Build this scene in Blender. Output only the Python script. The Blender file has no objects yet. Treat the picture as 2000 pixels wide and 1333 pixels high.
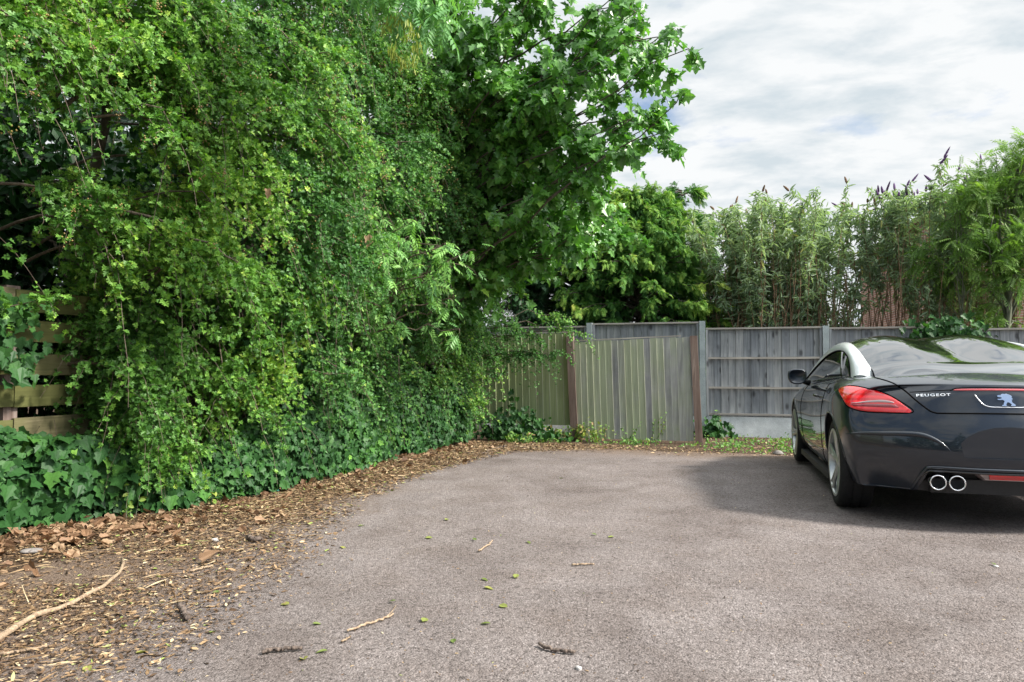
import bpy, bmesh, math, random
import numpy as np
from mathutils import Vector, Matrix
from mathutils.bvhtree import BVHTree

SC = bpy.context.scene
COL = SC.collection
R = math.radians

# ------------------------------------------------------------------ camera
FPX, PITCH, YAW, EYE = 1369.0, 0.0366, 0.2752, 1.066
cam_d = bpy.data.cameras.new('camera')
cam = bpy.data.objects.new('camera', cam_d)
COL.objects.link(cam)
cam.location = (0, 0, EYE)
cam.rotation_euler = (math.pi / 2 + PITCH, 0, YAW)
cam_d.sensor_width = 36.0
cam_d.lens = 36.0 * FPX / 2000.0
cam_d.clip_start = 0.05
cam_d.clip_end = 3000
SC.camera = cam

# ------------------------------------------------------------------ sky, sun, exposure
SUN_DIR = Vector((1.15, -0.08, 1.04)).normalized()          # towards the sun
SUN_EL = math.asin(SUN_DIR.z)
SUN_AZ = math.atan2(SUN_DIR.x, SUN_DIR.y)
w = bpy.data.worlds.new('World')
SC.world = w
w.use_nodes = True
wt = w.node_tree
wn, wl = wt.nodes, wt.links
wn.clear()


def nd(tree, kind, **kw):
    n = tree.nodes.new(kind)
    for k, v in kw.items():
        if k.startswith('i_'):
            n.inputs[k[2:].replace('_', ' ')].default_value = v
        else:
            setattr(n, k, v)
    return n


sky = nd(wt, 'ShaderNodeTexSky', sky_type='NISHITA', sun_disc=False, sun_elevation=SUN_EL,
         sun_rotation=SUN_AZ, altitude=50, air_density=1.0, dust_density=1.0, ozone_density=1.4)
tc = nd(wt, 'ShaderNodeTexCoord')
sep = nd(wt, 'ShaderNodeSeparateXYZ')
wl.new(tc.outputs['Generated'], sep.inputs[0])
zc = nd(wt, 'ShaderNodeMath', operation='MAXIMUM'); zc.inputs[1].default_value = 0.0
wl.new(sep.outputs['Z'], zc.inputs[0])
za = nd(wt, 'ShaderNodeMath', operation='ADD'); za.inputs[1].default_value = 0.26
wl.new(zc.outputs[0], za.inputs[0])
dx = nd(wt, 'ShaderNodeMath', operation='DIVIDE'); dy = nd(wt, 'ShaderNodeMath', operation='DIVIDE')
wl.new(sep.outputs['X'], dx.inputs[0]); wl.new(za.outputs[0], dx.inputs[1])
wl.new(sep.outputs['Y'], dy.inputs[0]); wl.new(za.outputs[0], dy.inputs[1])
cmb = nd(wt, 'ShaderNodeCombineXYZ')
wl.new(dx.outputs[0], cmb.inputs[0]); wl.new(dy.outputs[0], cmb.inputs[1])
mp = nd(wt, 'ShaderNodeMapping')
mp.inputs['Rotation'].default_value = (0, 0, R(-28)); mp.inputs['Scale'].default_value = (1.0, 1.7, 1)
mp.inputs['Location'].default_value = (3.1, 1.4, 0)
wl.new(cmb.outputs[0], mp.inputs[0])
n1 = nd(wt, 'ShaderNodeTexNoise', i_Scale=1.5, i_Detail=10.0, i_Roughness=0.56, i_Distortion=0.25)
n2 = nd(wt, 'ShaderNodeTexNoise', i_Scale=4.2, i_Detail=10.0, i_Roughness=0.58, i_Distortion=0.2)
wl.new(mp.outputs[0], n1.inputs['Vector']); wl.new(mp.outputs[0], n2.inputs['Vector'])
cov = nd(wt, 'ShaderNodeValToRGB')
cov.color_ramp.elements[0].position = 0.30; cov.color_ramp.elements[0].color = (0.1, 0.1, 0.1, 1)
cov.color_ramp.elements[1].position = 0.40; cov.color_ramp.elements[1].color = (1, 1, 1, 1)
ym = nd(wt, 'ShaderNodeMapRange', interpolation_type='SMOOTHSTEP'); wl.new(sep.outputs['Y'], ym.inputs[0])   # broken cloud to the south, closed to the north
ym.inputs[1].default_value = -0.15; ym.inputs[2].default_value = -0.75; ym.inputs[3].default_value = 0.0; ym.inputs[4].default_value = -0.17
cs = nd(wt, 'ShaderNodeMath', operation='ADD'); wl.new(n1.outputs['Fac'], cs.inputs[0]); wl.new(ym.outputs[0], cs.inputs[1])
wl.new(cs.outputs[0], cov.inputs[0])
ton = nd(wt, 'ShaderNodeValToRGB')
ton.color_ramp.elements[0].position = 0.34; ton.color_ramp.elements[0].color = (0.68, 0.76, 0.81, 1)
ton.color_ramp.elements[1].position = 0.56; ton.color_ramp.elements[1].color = (0.96, 0.98, 0.99, 1)
wl.new(n2.outputs['Fac'], ton.inputs[0])
CLOUD = 5.5
# bright veil: thin cloud glows round the sun and overhead
sd = nd(wt, 'ShaderNodeVectorMath', operation='DOT_PRODUCT'); sd.inputs[1].default_value = SUN_DIR
wl.new(tc.outputs['Generated'], sd.inputs[0])
sm = nd(wt, 'ShaderNodeMapRange', interpolation_type='SMOOTHSTEP'); wl.new(sd.outputs['Value'], sm.inputs[0])
sm.inputs[1].default_value = 0.52; sm.inputs[2].default_value = 1.0; sm.inputs[3].default_value = 0.0; sm.inputs[4].default_value = 2.6
zm = nd(wt, 'ShaderNodeMapRange', interpolation_type='SMOOTHSTEP'); wl.new(sep.outputs['Z'], zm.inputs[0])
zm.inputs[1].default_value = 0.42; zm.inputs[2].default_value = 0.95; zm.inputs[3].default_value = 1.0; zm.inputs[4].default_value = 2.0
gl = nd(wt, 'ShaderNodeMath', operation='ADD'); wl.new(sm.outputs[0], gl.inputs[0]); wl.new(zm.outputs[0], gl.inputs[1])
gm = nd(wt, 'ShaderNodeMath', operation='MULTIPLY'); gm.inputs[1].default_value = CLOUD; wl.new(gl.outputs[0], gm.inputs[0])
tm = nd(wt, 'ShaderNodeVectorMath', operation='SCALE'); wl.new(gm.outputs[0], tm.inputs['Scale'])
wl.new(ton.outputs[0], tm.inputs[0])
mx = nd(wt, 'ShaderNodeMix', data_type='RGBA')
wl.new(cov.outputs[0], mx.inputs['Factor']); wl.new(sky.outputs[0], mx.inputs['A']); wl.new(tm.outputs[0], mx.inputs['B'])
bg = nd(wt, 'ShaderNodeBackground'); bg.inputs['Strength'].default_value = 0.10
wl.new(mx.outputs['Result'], bg.inputs['Color'])
wo = nd(wt, 'ShaderNodeOutputWorld'); wl.new(bg.outputs[0], wo.inputs[0])

sun_d = bpy.data.lights.new('sun', 'SUN')
sun_d.energy = 4.8
sun_d.angle = R(8.0)
sun_d.color = (1.0, 0.94, 0.85)
sun = bpy.data.objects.new('sun', sun_d)
COL.objects.link(sun)
sun.rotation_euler = SUN_DIR.to_track_quat('Z', 'Y').to_euler()
SC.view_settings.view_transform = 'Standard'
SC.view_settings.look = 'None'
SC.view_settings.exposure = 0.86
SC.view_settings.gamma = 1.0
SC.view_settings.use_curve_mapping = False
SC.render.engine = 'CYCLES'
SC.cycles.max_bounces = 7
SC.cycles.diffuse_bounces = 4
SC.cycles.glossy_bounces = 3
SC.cycles.transmission_bounces = 4
SC.cycles.use_denoising = True

# ------------------------------------------------------------------ helpers
FW = np.array([-math.sin(YAW) * math.cos(PITCH), math.cos(YAW) * math.cos(PITCH), math.sin(PITCH)])
RT = np.array([math.cos(YAW), math.sin(YAW), 0.0])
UP = np.cross(RT, FW)


def gz(x, y):
    """height of the ground: it falls a little towards the back fence"""
    t = np.clip((np.asarray(y) - 7.5) / 4.0, 0, 1)
    return -0.10 * t * t * (3 - 2 * t)


def gp(u, v):
    """spot on the ground seen at a point of the survey photograph"""
    d = FW + RT * (u - 1000) / FPX - UP * (v - 666.5) / FPX
    z = 0.0
    for _ in range(4):
        p = np.array([0, 0, EYE]) + d * ((z - EYE) / d[2])
        z = float(gz(p[0], p[1]))
    return Vector(p)


def at(u, v, Y):
    d = FW + RT * (u - 1000) / FPX - UP * (v - 666.5) / FPX
    return Vector(np.array([0, 0, EYE]) + d * (Y / d[1]))


def thing(name, label, cat, loc=(0, 0, 0), group=None, rz=0.0):
    o = bpy.data.objects.new(name, None)
    COL.objects.link(o)
    o.location = loc
    o.rotation_euler = (0, 0, rz)
    o.empty_display_size = 0.1
    tag(o, label, cat, group)
    return o


def tag(o, label=None, cat=None, group=None, kind=None):
    if label: o['label'] = label
    if cat: o['category'] = cat
    if group: o['group'] = group
    if kind: o['kind'] = kind
    return o


def link(name, me, parent=None, loc=None):
    """world-space mesh linked under its thing (things have no scale)"""
    o = bpy.data.objects.new(name, me)
    COL.objects.link(o)
    if parent is not None:
        o.parent = parent
        o.matrix_parent_inverse = Matrix.Identity(4)
    if loc is not None:
        o.location = loc
    return o


def np_mesh(name, V, faces_flat, sizes, mats=None, rnd=None, mat_idx=None, smooth=False):
    me = bpy.data.meshes.new(name)
    V = np.ascontiguousarray(V, dtype=np.float32)
    faces_flat = np.ascontiguousarray(faces_flat, dtype=np.int32)
    sizes = np.ascontiguousarray(sizes, dtype=np.int32)
    me.vertices.add(len(V)); me.vertices.foreach_set('co', V.ravel())
    me.loops.add(len(faces_flat)); me.loops.foreach_set('vertex_index', faces_flat)
    me.polygons.add(len(sizes))
    st = np.zeros(len(sizes), dtype=np.int32); st[1:] = np.cumsum(sizes)[:-1]
    me.polygons.foreach_set('loop_start', st)
    try:
        me.polygons.foreach_set('loop_total', sizes)
    except Exception:
        pass
    if mat_idx is not None:
        me.polygons.foreach_set('material_index', np.ascontiguousarray(mat_idx, dtype=np.int32))
    me.polygons.foreach_set('use_smooth', np.full(len(sizes), bool(smooth)))
    for m in (mats or []):
        me.materials.append(m)
    me.update(calc_edges=True)
    if rnd is not None:
        a = me.attributes.new('rnd', 'FLOAT', 'FACE')
        a.data.foreach_set('value', np.ascontiguousarray(rnd, dtype=np.float32))
    me.validate(verbose=False)
    return me


def unit(a):
    return a / np.maximum(np.linalg.norm(a, axis=-1, keepdims=True), 1e-9)


class MB:
    """collects boxes, tubes and strips, built as ONE mesh; every piece carries its own 'rnd' value"""
    def __init__(s):
        s.V, s.F, s.S, s.rn, s.n = [], [], [], [], 0

    def add(s, verts, faces, rnd=None):
        rnd = random.random() if rnd is None else rnd
        s.V.extend([tuple(v) for v in verts])
        for f in faces:
            s.F.extend([i + s.n for i in f]); s.S.append(len(f)); s.rn.append(rnd)
        s.n += len(verts)

    def box(s, c, size, rot=None, rnd=None, taper=1.0):
        hx, hy, hz = size[0] / 2, size[1] / 2, size[2] / 2
        vs = []
        for z in (-1, 1):
            t = 1.0 if z < 0 else taper
            for x, y in ((-1, -1), (1, -1), (1, 1), (-1, 1)):
                v = Vector((x * hx * t, y * hy * t, z * hz))
                if rot is not None: v = rot @ v
                vs.append(v + Vector(c))
        s.add(vs, [(3, 2, 1, 0), (4, 5, 6, 7), (0, 1, 5, 4), (1, 2, 6, 5), (2, 3, 7, 6), (3, 0, 4, 7)], rnd)

    def tube(s, pts, rad, n=8, rnd=None, caps=True):
        pts = [Vector(p) for p in pts]
        if not hasattr(rad, '__len__'): rad = [rad] * len(pts)
        vs, fs = [], []
        ref = Vector((0.13, 0.21, 0.97))
        for i, p in enumerate(pts):
            d = (pts[min(i + 1, len(pts) - 1)] - pts[max(i - 1, 0)]).normalized()
            a = d.cross(ref)
            if a.length < 0.05: a = d.cross(Vector((1, 0, 0)))
            a.normalize(); b = d.cross(a)
            for k in range(n):
                t = 2 * math.pi * k / n
                vs.append(p + (a * math.cos(t) + b * math.sin(t)) * rad[i])
        for i in range(len(pts) - 1):
            for k in range(n):
                fs.append((i * n + k, i * n + (k + 1) % n, (i + 1) * n + (k + 1) % n, (i + 1) * n + k))
        if caps:
            fs.append(tuple(range(n))[::-1]); fs.append(tuple((len(pts) - 1) * n + k for k in range(n)))
        s.add(vs, fs, rnd)

    def lathe(s, prof, n=48, axis='x', c=(0, 0, 0), rnd=None):
        """prof: (along, radius) revolved about an axis through c"""
        vs, fs = [], []
        for a, r in prof:
            for k in range(n):
                t = 2 * math.pi * k / n
                q = (a, r * math.cos(t), r * math.sin(t)) if axis == 'x' else ((r * math.cos(t), a, r * math.sin(t)) if axis == 'y' else (r * math.cos(t), r * math.sin(t), a))
                vs.append(Vector(q) + Vector(c))
        for i in range(len(prof) - 1):
            for k in range(n):
                fs.append((i * n + k, i * n + (k + 1) % n, (i + 1) * n + (k + 1) % n, (i + 1) * n + k))
        s.add(vs, fs, rnd)

    def mesh(s, name, mats, smooth=False):
        if not isinstance(mats, (list, tuple)): mats = [mats]
        return np_mesh(name, np.array([tuple(v) for v in s.V]), s.F, s.S, mats, s.rn, None, smooth)

    def build(s, name, mats, parent=None, smooth=False, loc=None):
        return link(name, s.mesh(name, mats, smooth), parent, loc)


def tubes_np(paths, radii, sides=4):
    """many tubes at once: paths (N,M,3), radii (N,M) -> V, flat, sizes"""
    paths = np.asarray(paths, float); radii = np.asarray(radii, float)
    N, M, _ = paths.shape
    t = np.zeros_like(paths)
    t[:, 1:-1] = paths[:, 2:] - paths[:, :-2]; t[:, 0] = paths[:, 1] - paths[:, 0]; t[:, -1] = paths[:, -1] - paths[:, -2]
    t = unit(t)
    ref = np.where(np.abs(t[..., 2:3]) > 0.9, np.array([1.0, 0.1, 0]), np.array([0.1, 0.2, 1.0]))
    a = unit(np.cross(t, ref)); b = np.cross(t, a)
    ang = np.arange(sides) * 2 * np.pi / sides
    V = paths[:, :, None, :] + radii[:, :, None, None] * (a[:, :, None, :] * np.cos(ang)[None, None, :, None] + b[:, :, None, :] * np.sin(ang)[None, None, :, None])
    V = V.reshape(-1, 3)
    n_ = np.arange(N)[:, None, None]; m_ = np.arange(M - 1)[None, :, None]; k_ = np.arange(sides)[None, None, :]
    base = n_ * M * sides
    i0 = base + m_ * sides + k_; i1 = base + m_ * sides + (k_ + 1) % sides
    Q = np.stack([i0, i1, i1 + sides, i0 + sides], -1).reshape(-1)
    return V, Q, np.full(len(Q) // 4, 4)


def tube_obj(name, groups, mat, parent):
    """one mesh out of several (paths, radii, sides) groups"""
    Vs, Fs, Ss, n = [], [], [], 0
    for p, r, k in groups:
        if len(p) == 0: continue
        V, F, S = tubes_np(p, r, k)
        Vs.append(V); Fs.append(F + n); Ss.append(S); n += len(V)
    me = np_mesh(name, np.concatenate(Vs), np.concatenate(Fs), np.concatenate(Ss), [mat], None, None, True)
    return link(name, me, parent)


# ------------------------------------------------------------------ materials
def new_mat(name):
    m = bpy.data.materials.new(name)
    m.use_nodes = True
    t = m.node_tree
    t.nodes.clear()
    out = nd(t, 'ShaderNodeOutputMaterial')
    return m, t, out


def ramp(t, src, stops):
    r = nd(t, 'ShaderNodeValToRGB')
    e = r.color_ramp.elements
    while len(e) < len(stops): e.new(0.5)
    for i, (p, c) in enumerate(stops):
        e[i].position = p; e[i].color = (*c, 1)
    t.links.new(src, r.inputs[0])
    return r.outputs[0]


def mixc(t, fac, a, b, blend='MIX'):
    n = nd(t, 'ShaderNodeMix', data_type='RGBA', blend_type=blend)
    for s, k in ((fac, 'Factor'), (a, 'A'), (b, 'B')):
        if hasattr(s, 'is_linked') or hasattr(s, 'links'): t.links.new(s, n.inputs[k])
        elif isinstance(s, (int, float)): n.inputs[k].default_value = s
        else: n.inputs[k].default_value = (*s, 1)
    return n.outputs['Result']


def noise(t, scale, detail=4, rough=0.55, vec=None, dist=0.0):
    n = nd(t, 'ShaderNodeTexNoise', i_Scale=scale, i_Detail=float(detail), i_Roughness=rough, i_Distortion=dist)
    if vec is not None: t.links.new(vec, n.inputs['Vector'])
    return n.outputs['Fac']


def coords(t, scale=(1, 1, 1), rot=(0, 0, 0), kind='Object'):
    c = nd(t, 'ShaderNodeTexCoord')
    m = nd(t, 'ShaderNodeMapping')
    m.inputs['Scale'].default_value = scale; m.inputs['Rotation'].default_value = rot
    t.links.new(c.outputs[kind], m.inputs[0])
    return m.outputs[0]


def attr(t, name='rnd'):
    a = nd(t, 'ShaderNodeAttribute', attribute_name=name)
    return a.outputs['Fac']


def math_(t, op, a, b=0.0, c=None, clamp=False):
    n = nd(t, 'ShaderNodeMath', operation=op); n.use_clamp = clamp
    for i, s in enumerate((a, b, c)):
        if s is None: continue
        if hasattr(s, 'links'): t.links.new(s, n.inputs[i])
        else: n.inputs[i].default_value = s
    return n.outputs[0]


def bump(t, h, dist, strength=1.0, normal=None):
    b = nd(t, 'ShaderNodeBump'); b.inputs['Distance'].default_value = dist; b.inputs['Strength'].default_value = strength
    t.links.new(h, b.inputs['Height'])
    if normal is not None: t.links.new(normal, b.inputs['Normal'])
    return b.outputs[0]


def pbsdf(t, out, color=None, rough=0.5, metal=0.0, spec=0.5, coat=0.0, coat_rough=0.03, normal=None, emit=None):
    p = nd(t, 'ShaderNodeBsdfPrincipled')
    for s, k in ((color, 'Base Color'), (rough, 'Roughness'), (metal, 'Metallic'), (spec, 'Specular IOR Level'), (coat, 'Coat Weight'), (coat_rough, 'Coat Roughness')):
        if s is None: continue
        if hasattr(s, 'links'): t.links.new(s, p.inputs[k])
        elif isinstance(s, (int, float)): p.inputs[k].default_value = s
        else: p.inputs[k].default_value = (*s, 1)
    if normal is not None: t.links.new(normal, p.inputs['Normal'])
    if out is not None: t.links.new(p.outputs[0], out.inputs[0])
    return p


LEAF_K = 2.0
LEAF_B = 1.3


def leaf_mat(name, stops, trans=0.35, rough=0.45, spec=0.32, tint=(1.0, 1.15, 0.45)):
    """foliage: every leaf its own tone (stored with the leaf), glossy above and letting light through"""
    m, t, out = new_mat(name)
    c = ramp(t, attr(t), [(p, (q[0] * LEAF_K, q[1] * LEAF_K, q[2] * LEAF_K * LEAF_B)) for p, q in stops])
    v = mixc(t, 0.35, c, ramp(t, noise(t, 60, 2, vec=coords(t)), [(0.3, (0.55, 0.55, 0.55)), (0.7, (1.3, 1.3, 1.3))]), 'MULTIPLY')
    p = pbsdf(t, None, v, rough, 0, spec)
    tr = nd(t, 'ShaderNodeBsdfTranslucent')
    tc_ = mixc(t, 1.0, v, tint, 'MULTIPLY')
    t.links.new(tc_, tr.inputs['Color'])
    ms = nd(t, 'ShaderNodeMixShader'); ms.inputs[0].default_value = trans
    t.links.new(p.outputs[0], ms.inputs[1]); t.links.new(tr.outputs[0], ms.inputs[2]); t.links.new(ms.outputs[0], out.inputs[0])
    return m


def bark_mat(name, a, b, scale=14):
    m, t, out = new_mat(name)
    f = noise(t, scale, 6, 0.6, coords(t, (1, 1, 0.25)))
    pbsdf(t, out, ramp(t, f, [(0.3, a), (0.7, b)]), 0.85, normal=bump(t, f, 0.02))
    return m


def wood_mat(name, cols, algae=None, alg_amt=0.5, axis='z', rough=0.8, knots=True):
    """weathered boards: grain along the board, tone per board, optional green algae film"""
    m, t, out = new_mat(name)
    sc = (26, 26, 1.1) if axis == 'z' else (26, 1.1, 26)
    if axis == 'x': sc = (1.1, 26, 26)
    rn = attr(t)
    c = nd(t, 'ShaderNodeTexCoord'); off = nd(t, 'ShaderNodeCombineXYZ')
    k = math_(t, 'MULTIPLY', rn, 37.0)
    t.links.new(k, off.inputs[0]); t.links.new(k, off.inputs[1]); t.links.new(k, off.inputs[2])
    ad = nd(t, 'ShaderNodeVectorMath', operation='ADD'); t.links.new(c.outputs['Object'], ad.inputs[0]); t.links.new(off.outputs[0], ad.inputs[1])
    mpn = nd(t, 'ShaderNodeMapping'); mpn.inputs['Scale'].default_value = sc; t.links.new(ad.outputs[0], mpn.inputs[0])
    g = noise(t, 1.0, 7, 0.62, mpn.outputs[0], 0.6)
    base = ramp(t, g, [(0.25, cols[0]), (0.5, cols[1]), (0.75, cols[2])])
    base = mixc(t, 0.75, base, ramp(t, rn, [(0, (0.72, 0.74, 0.78)), (0.5, (1, 1, 1)), (1, (1.3, 1.26, 1.2))]), 'MULTIPLY')
    blot = noise(t, 2.2, 5, 0.6, ad.outputs[0])
    base = mixc(t, 0.6, base, ramp(t, blot, [(0.3, (0.62, 0.63, 0.66)), (0.65, (1.15, 1.15, 1.15))]), 'MULTIPLY')
    if knots:
        mv = nd(t, 'ShaderNodeMapping'); mv.inputs['Scale'].default_value = (6, 6, 3.2) if axis == 'z' else (6, 3.2, 6); t.links.new(ad.outputs[0], mv.inputs[0])
        vo = nd(t, 'ShaderNodeTexVoronoi', i_Scale=1.0); t.links.new(mv.outputs[0], vo.inputs['Vector'])
        kn = ramp(t, vo.outputs['Distance'], [(0.10, (0.18, 0.17, 0.17)), (0.24, (1, 1, 1))])
        base = mixc(t, 0.8, base, kn, 'MULTIPLY')
    if algae:
        af = math_(t, 'ADD', noise(t, 1.6, 5, 0.6, ad.outputs[0]), math_(t, 'MULTIPLY_ADD', rn, 0.5, alg_amt - 0.5))
        am = ramp(t, af, [(0.32, (0, 0, 0)), (0.72, (1, 1, 1))])
        base = mixc(t, am, base, mixc(t, 0.7, algae, ramp(t, g, [(0.25, (0.6, 0.6, 0.6)), (0.75, (1.4, 1.4, 1.4))]), 'MULTIPLY'))
    pbsdf(t, out, base, rough, spec=0.25, normal=bump(t, g, 0.004, 0.7))
    return m


def plain_mat(name, col, rough=0.5, metal=0.0, spec=0.5, coat=0.0, var=0.15, scale=30, bmp=0.0):
    m, t, out = new_mat(name)
    f = noise(t, scale, 5, 0.6, coords(t))
    lo = tuple(c * (1 - var) for c in col); hi = tuple(min(1, c * (1 + var)) for c in col)
    pbsdf(t, out, ramp(t, f, [(0.3, lo), (0.7, hi)]), rough, metal, spec, coat, normal=bump(t, f, bmp) if bmp else None)
    return m


M = {}
M['hawthorn'] = leaf_mat('hawthorn_leaf', [(0, (0.024, 0.066, 0.010)), (0.45, (0.058, 0.135, 0.017)), (0.8, (0.125, 0.22, 0.026)), (1, (0.24, 0.32, 0.045))])
M['hawthorn_mid'] = leaf_mat('hawthorn_leaf_mid', [(0, (0.022, 0.064, 0.014)), (0.5, (0.052, 0.130, 0.024)), (0.85, (0.112, 0.21, 0.032)), (1, (0.20, 0.28, 0.045))])
M['ivy'] = leaf_mat('ivy_leaf', [(0, (0.008, 0.026, 0.007)), (0.5, (0.018, 0.055, 0.011)), (0.85, (0.040, 0.105, 0.016)), (1, (0.10, 0.20, 0.025))], 0.25, 0.5, 0.25)
M['sycamore'] = leaf_mat('sycamore_leaf', [(0, (0.030, 0.085, 0.014)), (0.5, (0.060, 0.150, 0.022)), (0.85, (0.105, 0.22, 0.030)), (1, (0.18, 0.29, 0.035))], 0.38, 0.34, 0.6)
M['ash'] = leaf_mat('ash_leaf', [(0, (0.045, 0.115, 0.032)), (0.5, (0.085, 0.19, 0.045)), (1, (0.16, 0.29, 0.05))], 0.38, 0.4)
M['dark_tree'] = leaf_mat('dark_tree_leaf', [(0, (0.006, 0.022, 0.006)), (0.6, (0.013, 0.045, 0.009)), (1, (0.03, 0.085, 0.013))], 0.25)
M['cypress'] = leaf_mat('cypress_spray', [(0, (0.018, 0.064, 0.014)), (0.42, (0.045, 0.116, 0.018)), (0.70, (0.13, 0.215, 0.028)), (1, (0.28, 0.30, 0.045))], 0.22, 0.6, 0.3)
M['dark_conifer'] = leaf_mat('dark_conifer_spray', [(0, (0.014, 0.040, 0.014)), (1, (0.034, 0.080, 0.022))], 0.15, 0.6, 0.3)
M['buddleia'] = leaf_mat('buddleia_leaf', [(0, (0.095, 0.135, 0.066)), (0.5, (0.165, 0.215, 0.108)), (0.9, (0.24, 0.29, 0.15)), (1, (0.28, 0.27, 0.08))], 0.35, 0.55, 0.3)
M['sapling'] = leaf_mat('sapling_leaf', [(0, (0.052, 0.105, 0.018)), (0.5, (0.09, 0.160, 0.027)), (1, (0.16, 0.235, 0.04))], 0.45, 0.45)
M['weed'] = leaf_mat('weed_leaf', [(0, (0.035, 0.09, 0.018)), (0.55, (0.085, 0.16, 0.025)), (0.85, (0.17, 0.20, 0.03)), (1, (0.21, 0.14, 0.06))], 0.35, 0.5)
LEAF_K = LEAF_B = 1.0
M['fallen'] = leaf_mat('fallen_leaf', [(0, (0.07, 0.12, 0.03)), (0.5, (0.16, 0.20, 0.05)), (1, (0.34, 0.32, 0.09))], 0.2, 0.55, 0.3)
LEAF_K, LEAF_B = 2.0, 1.3
M['purple'] = plain_mat('purple_flower', (0.085, 0.035, 0.12), 0.8, var=0.4, scale=80)
M['spent'] = plain_mat('spent_flower', (0.13, 0.075, 0.04), 0.9, var=0.4, scale=80)
M['berry'] = plain_mat('hawthorn_berry', (0.20, 0.14, 0.04), 0.4, var=0.6, scale=9)
M['keys'] = leaf_mat('ash_keys', [(0, (0.07, 0.11, 0.010)), (1, (0.17, 0.19, 0.026))], 0.4, 0.5)
LEAF_K = LEAF_B = 1.0
M['dead_leaf'] = leaf_mat('dead_leaf', [(0, (0.10, 0.055, 0.03)), (0.5, (0.24, 0.14, 0.08)), (1, (0.42, 0.29, 0.18))], 0.2, 0.6, 0.3, (1.1, 0.9, 0.7))
M['chips'] = leaf_mat('straw_litter', [(0, (0.035, 0.022, 0.014)), (0.35, (0.14, 0.085, 0.048)), (0.6, (0.30, 0.195, 0.105)), (0.85, (0.52, 0.40, 0.24)), (0.95, (0.62, 0.52, 0.34)), (1, (0.26, 0.32, 0.08))], 0.1, 0.7, 0.3, (1, 0.9, 0.7))
M['bark'] = bark_mat('bark_grey_brown', (0.045, 0.034, 0.026), (0.15, 0.12, 0.095))
M['twig'] = bark_mat('twig_brown', (0.07, 0.048, 0.034), (0.19, 0.145, 0.11), 40)
M['cane'] = bark_mat('buddleia_cane', (0.15, 0.085, 0.052), (0.34, 0.215, 0.13), 30)
M['green_bark'] = bark_mat('sapling_bark', (0.07, 0.08, 0.05), (0.16, 0.17, 0.11), 20)
M['stick'] = bark_mat('dry_stick', (0.18, 0.12, 0.075), (0.44, 0.33, 0.22), 50)
M['dark_stick'] = bark_mat('dark_stick', (0.04, 0.03, 0.025), (0.20, 0.15, 0.12), 50)
M['grey_board'] = wood_mat('grey_weathered_board', [(0.125, 0.135, 0.146), (0.25, 0.266, 0.28), (0.39, 0.405, 0.415)])
M['grey_rail'] = wood_mat('grey_rail', [(0.17, 0.16, 0.145), (0.31, 0.295, 0.27), (0.46, 0.44, 0.40)], axis='x', knots=False)
M['green_board'] = wood_mat('algae_board', [(0.24, 0.235, 0.24), (0.42, 0.41, 0.41), (0.58, 0.57, 0.56)], (0.37, 0.405, 0.29), 0.36, knots=False)
M['algae_board'] = wood_mat('green_stained_board', [(0.24, 0.25, 0.16), (0.33, 0.345, 0.21), (0.45, 0.46, 0.31)], (0.32, 0.36, 0.20), 0.62, knots=False)
M['sunlit_edge'] = wood_mat('sunlit_edge_tone', [(0.33, 0.34, 0.25), (0.46, 0.47, 0.37), (0.58, 0.58, 0.48)], knots=False)  # paler wood tone standing in for sun on the board edges
M['brown_post'] = wood_mat('brown_post', [(0.09, 0.06, 0.05), (0.18, 0.13, 0.11), (0.30, 0.24, 0.21)], knots=False)
M['slat'] = wood_mat('slat_board', [(0.10, 0.085, 0.05), (0.20, 0.165, 0.095), (0.33, 0.28, 0.175)], (0.10, 0.105, 0.035), 0.42, axis='y', knots=False)


def concrete_mat(name, col, stain=None):
    m, t, out = new_mat(name)
    co = coords(t)
    f = noise(t, 90, 4, 0.7, co); g = noise(t, 5, 5, 0.6, co)
    c = ramp(t, f, [(0.25, tuple(k * 0.75 for k in col)), (0.75, tuple(min(1, k * 1.2) for k in col))])
    c = mixc(t, 0.7, c, ramp(t, g, [(0.3, (0.65, 0.66, 0.66)), (0.7, (1.12, 1.12, 1.1))]), 'MULTIPLY')
    pbsdf(t, out, c, 0.9, spec=0.2, normal=bump(t, f, 0.004))
    return m


M['concrete'] = concrete_mat('concrete_post', (0.32, 0.37, 0.385))
M['gravel_board'] = concrete_mat('concrete_gravel_board', (0.64, 0.68, 0.70))


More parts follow.
